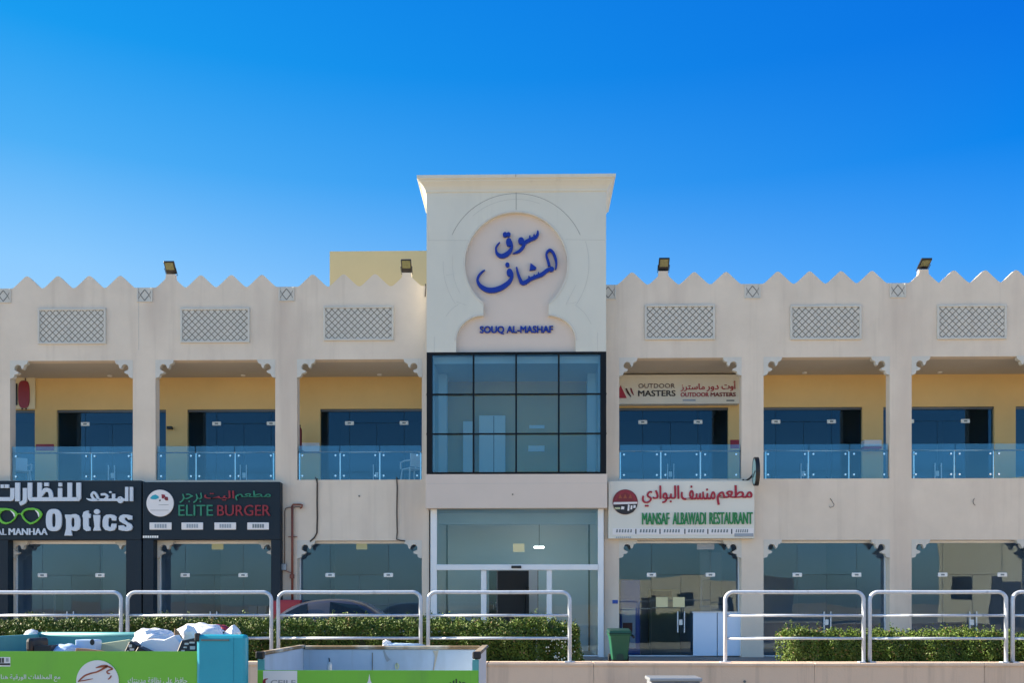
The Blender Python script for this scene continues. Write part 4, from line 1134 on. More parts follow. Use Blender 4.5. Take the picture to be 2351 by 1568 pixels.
for p in ((-57, 283, 'white guard rail panel in front of the optician, left edge of picture'), (288, 628, 'white guard rail panel in front of burger shop, behind the rubbish'),
          (634, 971, 'white guard rail panel in front of silver car'), (978, 1313, 'white guard rail panel in front of the tower entrance'),
          (1660, 1988, 'white guard rail panel starting after the gap with the bin'), (1992, 2315, 'white guard rail panel second from right edge'),
          (2320, 2645, 'white guard rail panel cut off by right edge')):
    rail_panel(*p)
YL = X(640, -10)
MB().cyl((X(627, YR), YR, Z(1417, YR)), (X(635, YR), YR, Z(1417, YR)), .012, 8)

def hedge(x0, x1, y0, y1, ztop, label, seed, sprigs, dens=1.0, blossoms=()):
    rnd = random.Random(seed)
    S = thing('hedge', ((x0 + x1) / 2, (y0 + y1) / 2, -.17), label, 'hedge')
    # dark twiggy heart
    core = MB(); nx = max(2, int((x1 - x0) / .35))
    for i in range(nx):
        a = x0 + (x1 - x0) * i / nx; b = x0 + (x1 - x0) * (i + 1) / nx
        ins = .10 if 0 < i < nx - 1 else .16
        core.box(a + (.16 if i == 0 else 0), b - (.16 if i == nx - 1 else 0), y0 + ins, y1 - ins, -.16, ztop((a + b) / 2) - .13 + rnd.uniform(-.03, .02))
    core.build('branches', 'twig', S)
    for mname, lm, share in (('foliage', 'leaf', .76), ('young_leaves', 'leafpale', .20), ('dry_leaves', 'dryleaf', .04)):
        v, f = [], []
        def leaf(p, L, nrm):
            d = Vector((rnd.gauss(0, 1), rnd.gauss(0, 1), rnd.gauss(0, .8))) + nrm * .9
            d.normalize(); t = d.cross(Vector((rnd.gauss(0, 1), rnd.gauss(0, 1), rnd.gauss(0, 1)))).normalized(); s_ = d.cross(t)
            b = len(v); w_ = L * .34
            v.extend([p - t * L * .5, p + s_ * w_, p + t * L * .5, p - s_ * w_]); f.append((b, b + 1, b + 2, b + 3))
        def bump(x, z): return .06 * math.sin(x * 3.1 + seed) * math.sin(z * 5 + x) + .035 * math.sin(x * 9.7 + z * 7) + .02 * math.sin(x * 23)
        n_front = int((x1 - x0) * 1.0 * 9500 * dens * share)
        for _ in range(n_front):
            x = rnd.uniform(x0, x1); zt = ztop(x) + bump(x, 0) * .7
            z = rnd.uniform(.45, zt) if rnd.random() < .9 else rnd.uniform(-.1, .5)
            round_ = max(0, z - (zt - .22)); yy = y0 + bump(x, z) + round_ ** 2 * 2.2 + abs(rnd.gauss(0, .045))
            if mname == 'young_leaves' and z < zt - .12 and rnd.random() < .85: continue
            leaf(Vector((x, yy, z)), rnd.uniform(.016, .040), Vector((0, -1, .3)))
        n_top = int((x1 - x0) * (y1 - y0) * 7600 * dens * share)
        for _ in range(n_top):
            x = rnd.uniform(x0, x1); y = rnd.uniform(y0 + .05, y1 - .02)
            z = ztop(x) + bump(x, y) + rnd.gauss(0, .03) + (.05 if rnd.random() < .1 else 0)
            e = min(y - y0, y1 - y, .25); z -= (.25 - e) ** 2 * 1.6
            leaf(Vector((x, y, z)), rnd.uniform(.016, .042), Vector((0, -.2, 1)))
        for xe, sg in ((x0, -1), (x1, 1)):
            for _ in range(int((y1 - y0) * 1.2 * 4600 * dens * share)):
                y = rnd.uniform(y0, y1); z = rnd.uniform(-.1, ztop(xe)); leaf(Vector((xe - sg * abs(rnd.gauss(0, .05)) + sg * bump(y, z) * .8, y, z)), rnd.uniform(.016, .04), Vector((sg, 0, .2)))
        # shoots standing above the clipped top
        ns = int((x1 - x0) * sprigs * share)
        for _ in range(ns):
            x = rnd.uniform(x0, x1); y = rnd.uniform(y0 + .08, y1 - .1); h = rnd.uniform(.04, .16) * (1.5 if rnd.random() < .12 else 1)
            lx, ly = rnd.gauss(0, .25), rnd.gauss(0, .2)
            for k in range(int(6 + h * 95)):
                t = k / (6 + h * 95); leaf(Vector((x + lx * h * t + rnd.gauss(0, .012), y + ly * h * t + rnd.gauss(0, .012), ztop(x) + h * t)), rnd.uniform(.014, .034), Vector((0, 0, .4)))
        mb = MB(); mb.v = [tuple(p) for p in v]; mb.f = f
        mb.build(mname, lm, S)
    if blossoms:
        v, f = [], []
        for _ in range(90):
            bx_, bz_ = blossoms[rnd.randrange(len(blossoms))]
            p = Vector((bx_ + rnd.gauss(0, .12), y0 - .02 + rnd.gauss(0, .02), bz_ + rnd.gauss(0, .13)))
            b = len(v); s_ = rnd.uniform(.006, .014)
            v += [p + Vector((-s_, 0, 0)), p + Vector((0, -.004, -s_)), p + Vector((s_, 0, 0)), p + Vector((0, .004, s_))]; f.append((b, b + 1, b + 2, b + 3))
        mb = MB(); mb.v = [tuple(p) for p in v]; mb.f = f; mb.build('blossoms', 'petal', S)
    return S
YH = -13.42
def top_left(x):
    p = CX + 0 + (x + 0) * 161.0
    t = (x - X(978, YH))
    return 1.15 if t < 0 else max(1.12, 1.17 - .05 * math.sin(t * 2.2)) if x < X(1262, YH) else 1.10
hedge(X(-75, YH), X(1256, YH), YH, -12.35, top_left, 'long clipped hedge behind the railing from left edge to entrance', 3, 30)
hedge(X(1256, YH), X(1332, YH), YH + .02, -12.45, lambda x: 1.10 - .03 * abs(x - X(1294, YH)), 'short bushy hedge end block beside the rail gap', 11, 18, blossoms=[(X(1290, YH), .84), (X(1300, YH), .74)])
hedge(X(1812, YH), X(2480, YH), YH, -12.72, lambda x: (.985 + .025 * math.sin(x * 2.1) + (.04 if x < X(1880, YH) else 0)), 'lower clipped hedge behind railing on the right', 5, 34)

# ================================================================ green wheelie bin
YW = -2.5
bx0, bx1 = X(1396, YW), X(1449, YW); bc = (bx0 + bx1) / 2 - .01
S = thing('wheelie_bin', (bc, YW, 0), 'green wheelie bin with dark lid beside the tower', 'bin')
h0, h1 = .06, Z(1458, YW)
MB().hexa([(bc - .19, YW - .20, h0), (bc + .19, YW - .20, h0), (bc + .19, YW + .22, h0), (bc - .19, YW + .22, h0),
           (bc - .265, YW - .27, h1), (bc + .265, YW - .27, h1), (bc + .265, YW + .29, h1), (bc - .265, YW + .29, h1)]).build('bin_body', 'bingreen', S, bevel=.03, seg=3)
MB().box(bc - .285, bc + .285, YW - .29, YW + .31, h1 - .03, h1 + .02).build('rim', 'bingreen', S, bevel=.01)
MB().hexa([(bc - .31, YW - .33, h1 + .02), (bc + .31, YW - .33, h1 + .02), (bc + .31, YW + .33, h1 + .02), (bc - .31, YW + .33, h1 + .02),
           (bc - .27, YW - .28, h1 + .10), (bc + .27, YW - .28, h1 + .10), (bc + .28, YW + .30, h1 + .15), (bc - .28, YW + .30, h1 + .15)]).build('lid', 'binlid', S, bevel=.025, seg=3)
MB().tube([(bc - .24, YW + .36, h1 + .04), (bc + .24, YW + .36, h1 + .04)], .018, 8).build('handle', 'black', S)
MB().tube([(bc + .30, YW + .1, h1 + .0), (bc + .36, YW + .0, h1 - .06), (bc + .36, YW - .1, h1 - .08)], .03, 8).build('lid_lever', 'black', S)
for s_ in (-1, 1):
    MB().cyl((bc + s_ * .20, YW + .22, .10), (bc + s_ * .26, YW + .22, .10), .10, 20).build('wheel', 'rubber', S)
MB().prism([(bc - .10, .065), (bc + .10, .065), (bc + .085, .18), (bc + .05, .215), (bc - .05, .215), (bc - .085, .18)], YW - .235, YW - .215).build('pedal_recess', 'binlid', S)
MB().box(bc - .085, bc + .085, YW - .27, YW - .19, .012, .055).build('pedal', 'black', S, bevel=.008)
MB().box(bc - .17, bc + .17, YW - .17, YW + .2, .0, .06).build('base', 'black', S)

# ================================================================ silver car behind the railing
def car(cx, cy, label):
    S = thing('parked_car', (cx, cy, -.17), label, 'car')
    G = -.17
    # stations along the length: x, sill, belt, roof, half width
    st = [(-2.28, .42, .62, .66, .62), (-2.2, .30, .86, .92, .78), (-1.75, .24, .98, 1.06, .86), (-1.45, .22, 1.0, 1.17, .89), (-1.0, .22, 1.0, 1.60, .90), (-.55, .22, .99, 1.73, .90), (.0, .22, .98, 1.765, .90),
          (.45, .22, .97, 1.73, .90), (.85, .22, .96, 1.56, .90), (1.25, .22, .95, 1.14, .89), (1.45, .22, .94, 1.02, .88), (1.9, .25, .82, .90, .84), (2.15, .30, .68, .74, .74), (2.24, .42, .56, .60, .58)]
    v, f = [], []
    for x, zs_, zb_, zr_, hw in st:
        rw = hw * .70 if zr_ - zb_ > .3 else hw * (.92 - (zr_ - zb_) * .6)
        sec = [(hw * .9, zs_), (hw, zs_ + .14), (hw, zb_ - .1), (hw * .97, zb_), (rw + .03, zr_ - .07), (rw * .8, zr_), (0, zr_ + .015)]
        ring = [(cx + x, cy - a, G + b) for a, b in sec] + [(cx + x, cy + a, G + b) for a, b in reversed(sec[:-1])]
        v += ring
    n = 13
    for i in range(len(st) - 1):
        for k in range(n):
            f.append((i * n + k, i * n + (k + 1) % n, (i + 1) * n + (k + 1) % n, (i + 1) * n + k))
    f.append(tuple(range(n))[::-1]); f.append(tuple((len(st) - 1) * n + k for k in range(n)))
    mb = MB(); mb.v = v; mb.f = f
    body = mb.build('body', 'silver', S, smooth=True)
    sb = body.modifiers.new('s', 'SUBSURF'); sb.levels = 1; sb.render_levels = 2
    # side windows and screens just proud of the shell
    def side(pts, s_, nm, out=.012):
        q = []
        for x, u in pts:     # u 0 at belt, 1 at the roof edge
            for (a, b) in zip(st[:-1], st[1:]):
                if a[0] <= x <= b[0]:
                    t = (x - a[0]) / (b[0] - a[0]); zb_ = a[2] + (b[2] - a[2]) * t; zr_ = a[3] + (b[3] - a[3]) * t; hw = a[4] + (b[4] - a[4]) * t
            rw = hw * .70 + .03 if zr_ - zb_ > .3 else hw * (.92 - (zr_ - zb_) * .6)
            q.append((cx + x, cy + s_ * (hw * .97 + (rw - hw * .97) * u + out), G + zb_ + (zr_ - .07 - zb_) * u))
        m_ = MB(); n_ = len(q); q2 = [(p[0], p[1] - s_ * .01, p[2]) for p in q]
        m_.add(q + q2, [tuple(range(n_)), tuple(range(2 * n_ - 1, n_ - 1, -1))] + [(i, (i + 1) % n_, n_ + (i + 1) % n_, n_ + i) for i in range(n_)])
        m_.build(nm, 'carglass', S)
    for s_ in (-1, 1):
        side([(-1.12, .10), (-.52, .08), (-.52, .99), (-.66, .99), (-.98, .86)], s_, 'rear_window')
        side([(-.05, .06), (.42, .05), (1.0, .06), (.84, .86), (.52, .99), (-.05, 1.0)], s_, 'front_window')
        MB().box(cx + .82, cx + 1.0, cy + s_ * .92, cy + s_ * 1.08, G + .97, G + 1.11).build('wing_mirror', 'silver', S, bevel=.03, seg=2)
        for wx in (-1.38, 1.38):
            wb = MB().cyl((cx + wx, cy + s_ * .70, G + .31), (cx + wx, cy + s_ * .915, G + .31), .31, 28).build('wheel', 'tyre', S, bevel=.03)
            MB().cyl((cx + wx, cy + s_ * .90, G + .31), (cx + wx, cy + s_ * .925, G + .31), .19, 20).build('rim', 'chrome', wb)
        MB().box(cx + 2.08, cx + 2.2, cy + s_ * .45, cy + s_ * .68, G + .60, G + .70).build('headlight', 'label', S, bevel=.02)
        MB().box(cx - 2.26, cx - 2.17, cy + s_ * .5, cy + s_ * .70, G + .66, G + .82).build('tail_light', 'lred', S, bevel=.02)
    return S
car(X(778, -6.4), -6.4, 'silver car with black windows parked behind the hedge')

# ================================================================ rubbish skips in the foreground
def crop_d(k0): return crop(0, 2430, 2.351)
YD = -20.0; YDb = -18.55
gz = -.17
LX1 = X(567, YD); LX0 = LX1 - 2.35
zf, ze, zr0 = Z(1498.5, YD), Z(1459.5, YD), Z(1456, YDb)
S = thing('rubbish_skip', ((LX0 + LX1) / 2, -19.2, gz), 'teal rubbish skip full of waste with lime green front and round horse emblem', 'skip', 'rubbish skips by the road')
GX1 = X(455, YD)
sk = MB()
sk.box(LX0, GX1, YD + .012, YD + .06, gz + .12, zf - .003)
sk.box(LX0 + .05, GX1 - .13, YDb, YDb + .05, gz + .12, zr0 - .03); sk.box(GX1 - .18, GX1 - .13, YD + .55, YDb - .001, gz + .12, zr0 - .03)
sk.box(LX0, LX0 + .05, YD + .06, YDb + .05, gz + .12, zr0 - .01)
sk.box(LX0 + .05, GX1 - .181, YD + .06, YDb, gz + .12, gz + .18)
sk.build('skip_body', 'teal', S, bevel=.006)
MB().tube([(LX0, YDb + .025, zr0 - .02), (GX1 - .13, YDb + .025, zr0 - .02)], .028, 10).build('rear_rim', 'teal', S, smooth=True)
for px in (77, 330): MB().box(X(px, YDb) - .02, X(px, YDb) + .02, YDb - .03, YDb - .002, gz + .2, zr0 - .05).build('stiffener', 'teal', S)
eb = MB().box(GX1 - .01, LX1, YD - .02, YD + .06, gz + .1, ze)
eb.build('end_pocket', 'tealdeep', S, bevel=.025, seg=2)
MB().box(GX1 + .03, X(528, YD), YD - .028, YD - .019, ze - .045, ze - .035).build('pocket_seam', 'joint', S)
MB().box(X(537, YD) - .003, X(537, YD) + .003, YD - .0235, YD - .019, gz + .12, ze - .02).build('pocket_seam', 'tealdeep', S)
MB().box(GX1 - .02, GX1 + .015, YD - .03, YD + .02, ze - .05, ze + .012).build('corner_cap', 'black', S, bevel=.008)
MB().box(LX0, GX1 - .001, YD, YD + .010, gz + .14, zf).build('green_banner', 'banner', S)
ex, ez = at(388, 1565, YD)[0], 0
e0 = at(386 * .588, 1567, YD)
em = MB().prism(ell(*at(224.7, 1567, YD), .158, .158, 48)[::-1], YD - .008, YD - .0005).build('emblem_disc', 'vinylwhite', S)
cd_ = crop(0, 2430, 2.351)
def H(pts, ws): 
    m_ = MB(); add_ribbon(m_, [cd_(x, y, YD) for x, y in pts], [w_ / 530 for w_ in ws], YD - .012, YD - .007, 5); m_.build('horse_outline', 'horse', em)
H([(725, 572), (780, 520), (840, 495), (900, 480), (960, 448), (990, 428), (940, 430), (888, 444)], [4, 6, 6, 6, 7, 9, 9, 3])
H([(990, 428), (1020, 440), (1040, 455), (1012, 464), (990, 478), (1000, 496), (1018, 497)], [7, 6, 5, 5, 5, 5, 3])
H([(1030, 515), (1018, 535), (1000, 550)], [4, 5, 3])
H([(730, 568), (800, 556), (860, 544)], [3, 4, 2])
tx = [(10, 555, 505, 570, 'مع المخلفات الورقية هنا'), (1178, 1725, 532, 600, 'حافظ على نظافة مدينتك')]
for x0, x1, y0, y1, t_ in tx:
    a, b = cd_(x0, y1, YD), cd_(x1, y0, YD); text(t_, a[0], b[0], a[1], b[1], YD - .002, 'vinylwhite', 'arabic_lettering', S, depth=.002, bold=.012, rtl=True)
a, b = cd_(-60, 432, YD), cd_(96, 345, YD)
st = MB().box(a[0], b[0], YD - .002, YD - .0002, a[1], b[1]).build('sticker', 'vinylwhite', S)
for x0, x1, y0, y1 in ((-40, 6, 352, 398), (8, 14, 352, 398), (20, 38, 352, 398), (56, 80, 355, 388), (-55, 94, 402, 420)):
    a, b = cd_(x0, y1, YD), cd_(x1, y0, YD); MB().box(a[0], b[0], YD - .0035, YD - .0021, a[1], b[1]).build('printed_block', 'blackcard' if x1 < 50 or x0 < 0 else 'greybox', st)

# second, empty skip
YA, YAb = -19.75, -18.45
RX0, RX1 = X(593, YA), X(1098, YA)
zt2, zf2 = Z(1502, YA), Z(1541.5, YA)
S2 = thing('rubbish_skip', ((RX0 + RX1) / 2, -19.1, gz), 'open empty skip with pale blue inside and rusty rim', 'skip', 'rubbish skips by the road')
t = .035
def wallq(nm, m, x0, x1, y0, y1, z0, z1): return MB().box(x0, x1, y0, y1, z0, z1).build(nm, m, S2, bevel=.004)
wallq('rear_wall', 'innerblue', RX0 + t, RX1 - t, YAb, YAb + t, gz + .10, zt2 - .03)
wallq('end_wall', 'innerblue', RX0, RX0 + t, YA + .02, YAb + t, gz + .10, zt2 - .02)
wallq('end_wall', 'vinylwhite', RX1 - t, RX1, YA + .02, YAb + t, gz + .10, zt2 - .02)  # white, unlike the other walls: the colour imitates sunlight on this inner face
wallq('front_wall', 'teal', RX0 + t + .001, RX1 - t - .001, YA + .02, YA + .02 + t, gz + .10, zf2 - .004)
wallq('skip_floor', 'innerblue', RX0 + t + .001, RX1 - t - .001, YA + .02 + t, YAb, gz + .10, gz + .14)
MB().box(X(855, YAb) - .004, X(855, YAb) + .004, YAb - .004, YAb - .0005, gz + .2, zt2 - .06).build('wall_seam', 'joint', S2)
for x in (RX0 - .02, RX1 - .045):
    MB().box(x, x + .065, YA + .03, YAb + .05, zt2 - .018, zt2 + .008).build('end_rim', 'rust', S2, bevel=.008)
    MB().box(x + .0, x + .065, YA - .012, YA + .03, zt2 - .045, zt2 + .012).build('corner_cap', 'black', S2, bevel=.008)
MB().box(RX0 + .05, RX1 - .05, YAb - .02, YAb + .055, zt2 - .028, zt2 + .003).build('rear_rim', 'rust', S2, bevel=.008)
MB().box(RX0 - .004, RX0 + .045, YA - .005, YA + .018, gz + .10, zt2 - .05).build('corner_post', 'teal', S2)
MB().box(RX1 - .045, RX1 + .004, YA - .005, YA + .018, gz + .10, zt2 - .05).build('corner_post', 'teal', S2)
MB().box(RX0 - .002, RX1 + .002, YA - .012, YA - .0055, gz + .12, zf2).build('green_banner', 'banner', S2)
c2 = crop(950, 2430, 2.351)
a, b = c2(190, 620, YA - .012), c2(503, 472, YA - .012)
st = MB().box(a[0], b[0], YA - .0150, YA - .0122, a[1], b[1]).build('white_sticker', 'vinylwhite', S2)
m_ = MB(); add_ribbon(m_, [c2(x, y, YA) for x, y in ((240, 543), (212, 552), (204, 575), (215, 600), (242, 612))], [.004, .014, .022, .014, .004], YA - .018, YA - .0151, 5); m_.build('red_crescent', 'lred', st)
a, b = c2(265, 605, YA), c2(490, 555, YA); text('CEILF', a[0], b[0], a[1], b[1], YA - .017, 'greybox', 'printed_word', st, depth=.0015, bold=.02)
a, b = c2(1910, 620, YA), c2(2062, 545, YA); text('جدك', a[0], b[0], a[1], b[1], YA - .014, 'blackcard', 'black_lettering', S2, depth=.0018, bold=.04, rtl=True)
MB().prism([c2(1140, 600, YA), c2(1198, 600, YA), c2(1180, 560, YA), c2(1170, 500, YA), c2(1160, 560, YA)], YA - .014, YA - .0122).build('white_mark', 'vinylwhite', S2)
def streak(pts, ws, m):
    m_ = MB(); add_ribbon(m_, [c2(x, y, YAb) for x, y in pts], [w_ / 570 for w_ in ws], YAb - .004, YAb - .0005, 4); m_.build('stain', m, S2)
streak([(1778, 285), (1780, 340), (1770, 400), (1755, 475)], [30, 12, 8, 4], 'rust')
streak([(1300, 285), (1320, 340), (1345, 380)], [8, 14, 22], 'greybox')
streak([(1420, 402), (1408, 428), (1422, 455), (1436, 428), (1420, 402)], [8, 8, 8, 8, 8], 'greencard')
streak([(795, 352), (800, 380), (796, 410)], [4, 5, 4], 'blackcard')
xr = RX1 - t - .002
MB().box(xr - .003, xr, -19.45, -19.15, zt2 - .26, zt2 - .11).build('lifting_slot', 'greybox', S2)

# scraps of rubbish
def crumple(name, cx, cy, cz, sx, sy, sz, seed, m, label, cat, amp=.22, group=None, sub=4):
    rnd = random.Random(seed)
    bm = bmesh.new(); bmesh.ops.create_icosphere(bm, subdivisions=sub, radius=1)
    dirs = [Vector((rnd.gauss(0, 1), rnd.gauss(0, 1), rnd.gauss(0, 1))).normalized() for _ in range(34)]
    offs = [rnd.uniform(.70, 1.0) for _ in dirs]
    for v in bm.verts:
        n_ = v.co.normalized(); r_ = 1.25
        for d, o_ in zip(dirs, offs):
            k = n_.dot(d)
            if k > .05: r_ = min(r_, o_ / k)
        v.co = n_ * (r_ + rnd.uniform(-.5, .5) * amp * .12 + .05 * math.sin(n_.x * 9 + seed) * math.sin(n_.z * 7 + n_.y * 5))
        v.co = Vector((cx + v.co.x * sx, cy + v.co.y * sy, cz + v.co.z * sz))
    me = bpy.data.meshes.new(name); bm.to_mesh(me); bm.free(); me.materials.append(M[m])
    for p in me.polygons: p.use_smooth = amp < .45
    o = bpy.data.objects.new(name, me); COL.objects.link(o)
    return tag(o, label, cat, group)
def scrap(name, pts, y, m, label, cat, thick=.03, tilt=.0, group=None):
    """a bent sheet whose outline was measured in the left skip crop"""
    P_ = [cd_(x, yy, y) for x, yy in pts]
    zmin = min(p[1] for p in P_)
    mb = MB().prism(P_ if sum((P_[i][0] * P_[(i + 1) % len(P_)][1] - P_[(i + 1) % len(P_)][0] * P_[i][1]) for i in range(len(P_))) > 0 else P_[::-1], y, y + thick)
    mb.v = [(a, b + (c - zmin) * tilt, c) for a, b, c in mb.v]
    return tag(mb.build(name, m, bevel=.004), label, cat, group)
def ctr(x, y, d): return cd_(x, y, d)
fill = MB(); nx_, ny_ = 40, 14; rnd = random.Random(4)
for j in range(ny_ + 1):
    for i in range(nx_ + 1):
        fill.v.append((LX0 + .06 + (GX1 - .19 - LX0 - .06) * i / nx_, YD + .08 + (YDb - YD - .10) * j / ny_, zf - .085 + rnd.uniform(-.03, .03) + .02 * math.sin(i * .9 + j)))
for j in range(ny_):
    for i in range(nx_):
        a = j * (nx_ + 1) + i; fill.f.append((a, a + 1, a + nx_ + 2, a + nx_ + 1))
fo = fill.build('loose_rubbish', 'card'); fo['kind'] = 'stuff'; fo['label'] = 'loose mixed waste filling the left skip'
x, z = ctr(285, 108, YDb); crumple('paper_scrap', x, YDb, z - .03, .075, .06, .06, 1, 'paperwhite', 'small white paper scrap on rear rim at far left', 'paper')
x, z = ctr(285, 268, -19.6); tag(MB().box(*[cd_(242, 0, -19.6)[0], cd_(308, 0, -19.6)[0]], -19.62, -19.35, zf - .03, zf + .085).build('bin_bag', 'blackcard', bevel=.03, seg=3), 'small black bag at left of the waste pile', 'bag')
scrap('black_carton', [(308, 246), (465, 236), (468, 300), (308, 300)], -19.6, 'blackcard', 'flat black carton lying beside the small black bag', 'carton', .14)
x, z = ctr(545, 262, -19.5); crumple('plastic_bag', x, -19.45, z - .05, .165, .14, .10, 5, 'iceblue', 'pale blue plastic bag slumped beside the black carton', 'bag', .1)
scrap('blue_white_box', [(694, 186), (868, 186), (876, 200), (876, 285), (694, 270)], -19.4, 'iceblue', 'ice blue box with rounded corners and dark spot', 'box', .12)
a = cd_(850, 208, -19.4); tag(bpy.data.objects['blue_white_box'], None)
MB().prism(ell(a[0], a[1], .018, .024, 16), -19.404, -19.395).build('dark_spot', 'blackcard', bpy.data.objects['blue_white_box'])
scrap('cardboard_flap', [(690, 262), (780, 268), (860, 278), (960, 292), (960, 312), (690, 305)], -19.72, 'card', 'brown cardboard flap under the ice blue box', 'cardboard', .02, .3)
scrap('green_sheet', [(890, 225), (1180, 182), (1240, 225), (1130, 305), (900, 300)], -19.3, 'greencard', 'pale green card sheet leaning at middle of the waste', 'card', .015, .25)
scrap('black_carton', [(1190, 200), (1262, 240), (1230, 305), (1140, 305)], -19.62, 'blackcard', 'tilted black printed carton beside the green card', 'carton', .12)
scrap('black_carton', [(1270, 250), (1380, 300), (1380, 316), (1235, 312)], -19.66, 'blackcard', 'low black printed carton under the big white sheet', 'carton', .10)
for nm, cts in (('black_carton', [(1195, 240, 20, 18), (1215, 275, 16, 14)]), ('black_carton.001', [])): pass
x, z = ctr(1355, 165, -19.25); crumple('paper_bag', x, -19.1, z - .02, .20, .16, .115, 8, 'paperwhite', 'crumpled white paper ball left of the brown cardboard', 'paper', .5)
scrap('white_sheet', [(1265, 235), (1300, 200), (1380, 180), (1500, 190), (1600, 143), (1625, 180), (1655, 215), (1628, 308), (1380, 308), (1300, 262)], -19.55, 'paperwhite', 'large white sheet bulging over the front of the waste', 'paper', .10, .15)
scrap('brown_cardboard', [(1440, 140), (1600, 118), (1640, 160), (1600, 200), (1440, 200)], -18.95, 'card', 'brown cardboard piece behind the white sheet', 'cardboard', .03, .1)
scrap('torn_cardboard', [(1605, 78), (1640, 110), (1672, 165), (1668, 205), (1640, 200), (1600, 135)], -19.2, 'card', 'upright torn brown cardboard spike', 'cardboard', .02)
x, z = ctr(1715, 140, -19.1); crumple('paper_bag', x, -19.05, z, .085, .08, .085, 13, 'paperwhite', 'small white crumpled paper right of the cardboard spike', 'paper', .4)
scrap('black_carton', [(1665, 195), (1795, 168), (1812, 200), (1812, 300), (1625, 305)], -19.7, 'blackcard', 'black printed carton against the teal end pocket', 'carton', .2, .1)
for i, (x0, y0, x1, y1) in enumerate(((1700, 215, 1735, 232), (1745, 205, 1790, 220), (1690, 250, 1720, 262), (1750, 245, 1795, 275), (1670, 280, 1700, 292))):
    a, b = cd_(x0, y1, -19.7), cd_(x1, y0, -19.7)
    MB().box(a[0], b[0], -19.703, -19.60, a[1], b[1]).build('print', 'cream_box', bpy.data.objects['black_carton.003'])
for i, (x0, y0, x1, y1) in enumerate(((1185, 230, 1215, 255), (1195, 265, 1235, 285), (1168, 285, 1185, 298))):
    a, b = cd_(x0, y1, -19.62), cd_(x1, y0, -19.62)
    MB().box(a[0], b[0], -19.623, -19.55, a[1], b[1]).build('print', 'cream_box', bpy.data.objects['black_carton.001'])
x, z = ctr(1870, 110, -18.7); crumple('rubbish_sack', x, -18.75, z - .045, .29, .2, .155, 21, 'paperwhite', 'big white sack forming the top of the heap', 'bag', .15)
x, z = ctr(1950, 95, -18.6); crumple('red_bag', x + .03, -18.5, z - .03, .16, .10, .085, 22, 'redbox', 'red bag peeking out behind the white sack', 'bag', .5)
scrap('brown_board', [(1990, 118), (2140, 100), (2160, 160), (1990, 165)], -18.75, 'card', 'dull brown board right of the white sack', 'cardboard', .03)
x, z = ctr(2165, 122, -18.7); crumple('paper_scrap', x, -18.75, z, .07, .06, .06, 25, 'paperwhite', 'white paper scrap above the teal end pocket', 'paper', .4)
x, z = c2(1330, 240, YAb); crumple('paper_scrap', x, YAb + .02, z + .01, .05, .03, .045, 31, 'paperwhite', 'torn white scrap standing on rusty rear rim', 'paper', .6)
x, z = c2(1450, 252, YAb); crumple('foil_strip', x, YAb + .02, z + .015, .19, .03, .022, 33, 'iceblue', 'crumpled pale foil strip on rusty rear rim', 'foil', 1.4)
x, z = c2(800, 440, -18.6); tag(MB().tube([(x, -18.6, z - .09), (x, -18.6, z + .02), (x + .005, -18.6, z + .045)], [.024, .022, .010], 10).build('bottle', 'cream_box', smooth=True), 'small pale bottle standing inside the empty skip', 'bottle')

# grey utility box at the foot of the wall
YU = -15.2
u0, u1 = X(1490, YU), X(1612, YU); uz = Z(1561, YU)
S = thing('utility_box', ((u0 + u1) / 2, YU, gz), 'low grey metal box before the wall at bottom edge', 'box')
MB().box(u0 + .02, u1 - .02, YU, YU + .4, gz, uz - .03).build('box_body', 'greybox', S, bevel=.02, seg=2)
MB().box(u0, u1, YU - .03, YU + .43, uz - .03, uz + .015).build('box_lid', 'greybox', S, bevel=.012, seg=2)
for a in (.10, .32, .56): MB().box(u0 + a, u0 + a + .16, YU - .012, YU - .001, uz - .14, uz - .05).build('louvre', 'carglass', S)

# ================================================================ things inside and on the gallery
def chair(loc, rz, label, m='plastic'):
    S = thing('plastic_chair', loc, label, 'chair', 'white plastic chairs', rz)
    x, y, z = 0, 0, 0
    old = S.rotation_euler.copy(); base = Vector(loc)
    def bld(mb, nm): 
        me = mb.build(nm, m); me.parent = S; me.matrix_parent_inverse = Matrix(); return me
    bld(MB().box(-.22, .22, -.22, .22, .42, .455), 'seat')
    bk = MB(); bk.box(-.20, .20, .20, .235, .48, .86); bld(bk, 'backrest')
    for sx in (-1, 1):
        for sy in (-1, 1): bld(MB().tube([(sx * .21, sy * .20, .43), (sx * .25, sy * .25, 0)], .022, 8), 'leg')
        bld(MB().tube([(sx * .25, -.22, .44), (sx * .27, -.20, .63), (sx * .26, .0, .66), (sx * .22, .22, .66)], .022, 8), 'armrest')
    return S
chair((X(48, 1.2), 1.2, ZS), R(35), 'white plastic chair behind the balustrade at far left of gallery')
chair((X(946, 1.0), 1.0, ZS), R(-140), 'white plastic chair behind the balustrade next to tower')
chair((X(95, 2.2), 2.2, .002), R(60), 'white plastic chair inside the optician')
chair((X(128, 2.9), 2.9, .002), R(200), 'second white plastic chair deeper inside the optician')
def panel(name, px0, px1, py0, py1, y, d, m, label, cat, bev=.008):
    a, b = at(px0, py1, y), at(px1, py0, y)
    return tag(MB().box(a[0], b[0], y, y + d, a[1], b[1]).build(name, m, bevel=bev), label, cat)
panel('wall_notice', 82, 123, 1021, 1036, YB - .03, .029, 'redbox', 'red board on ochre pier at left end of gallery', 'board')
panel('wall_notice', 1677, 1701, 1011, 1031, YB - .03, .029, 'redbox', 'red board on ochre pier right of outdoor shop', 'board')
panel('wall_notice', 686, 733, 1018, 1042, YB - .03, .029, 'vinylwhite', 'white board on ochre pier left of tower', 'board')
S = thing('foam_box', (X(2005, 1.7), 1.8, Z(1031, 1.7)), 'white box with pink base on gallery pier at right', 'box')
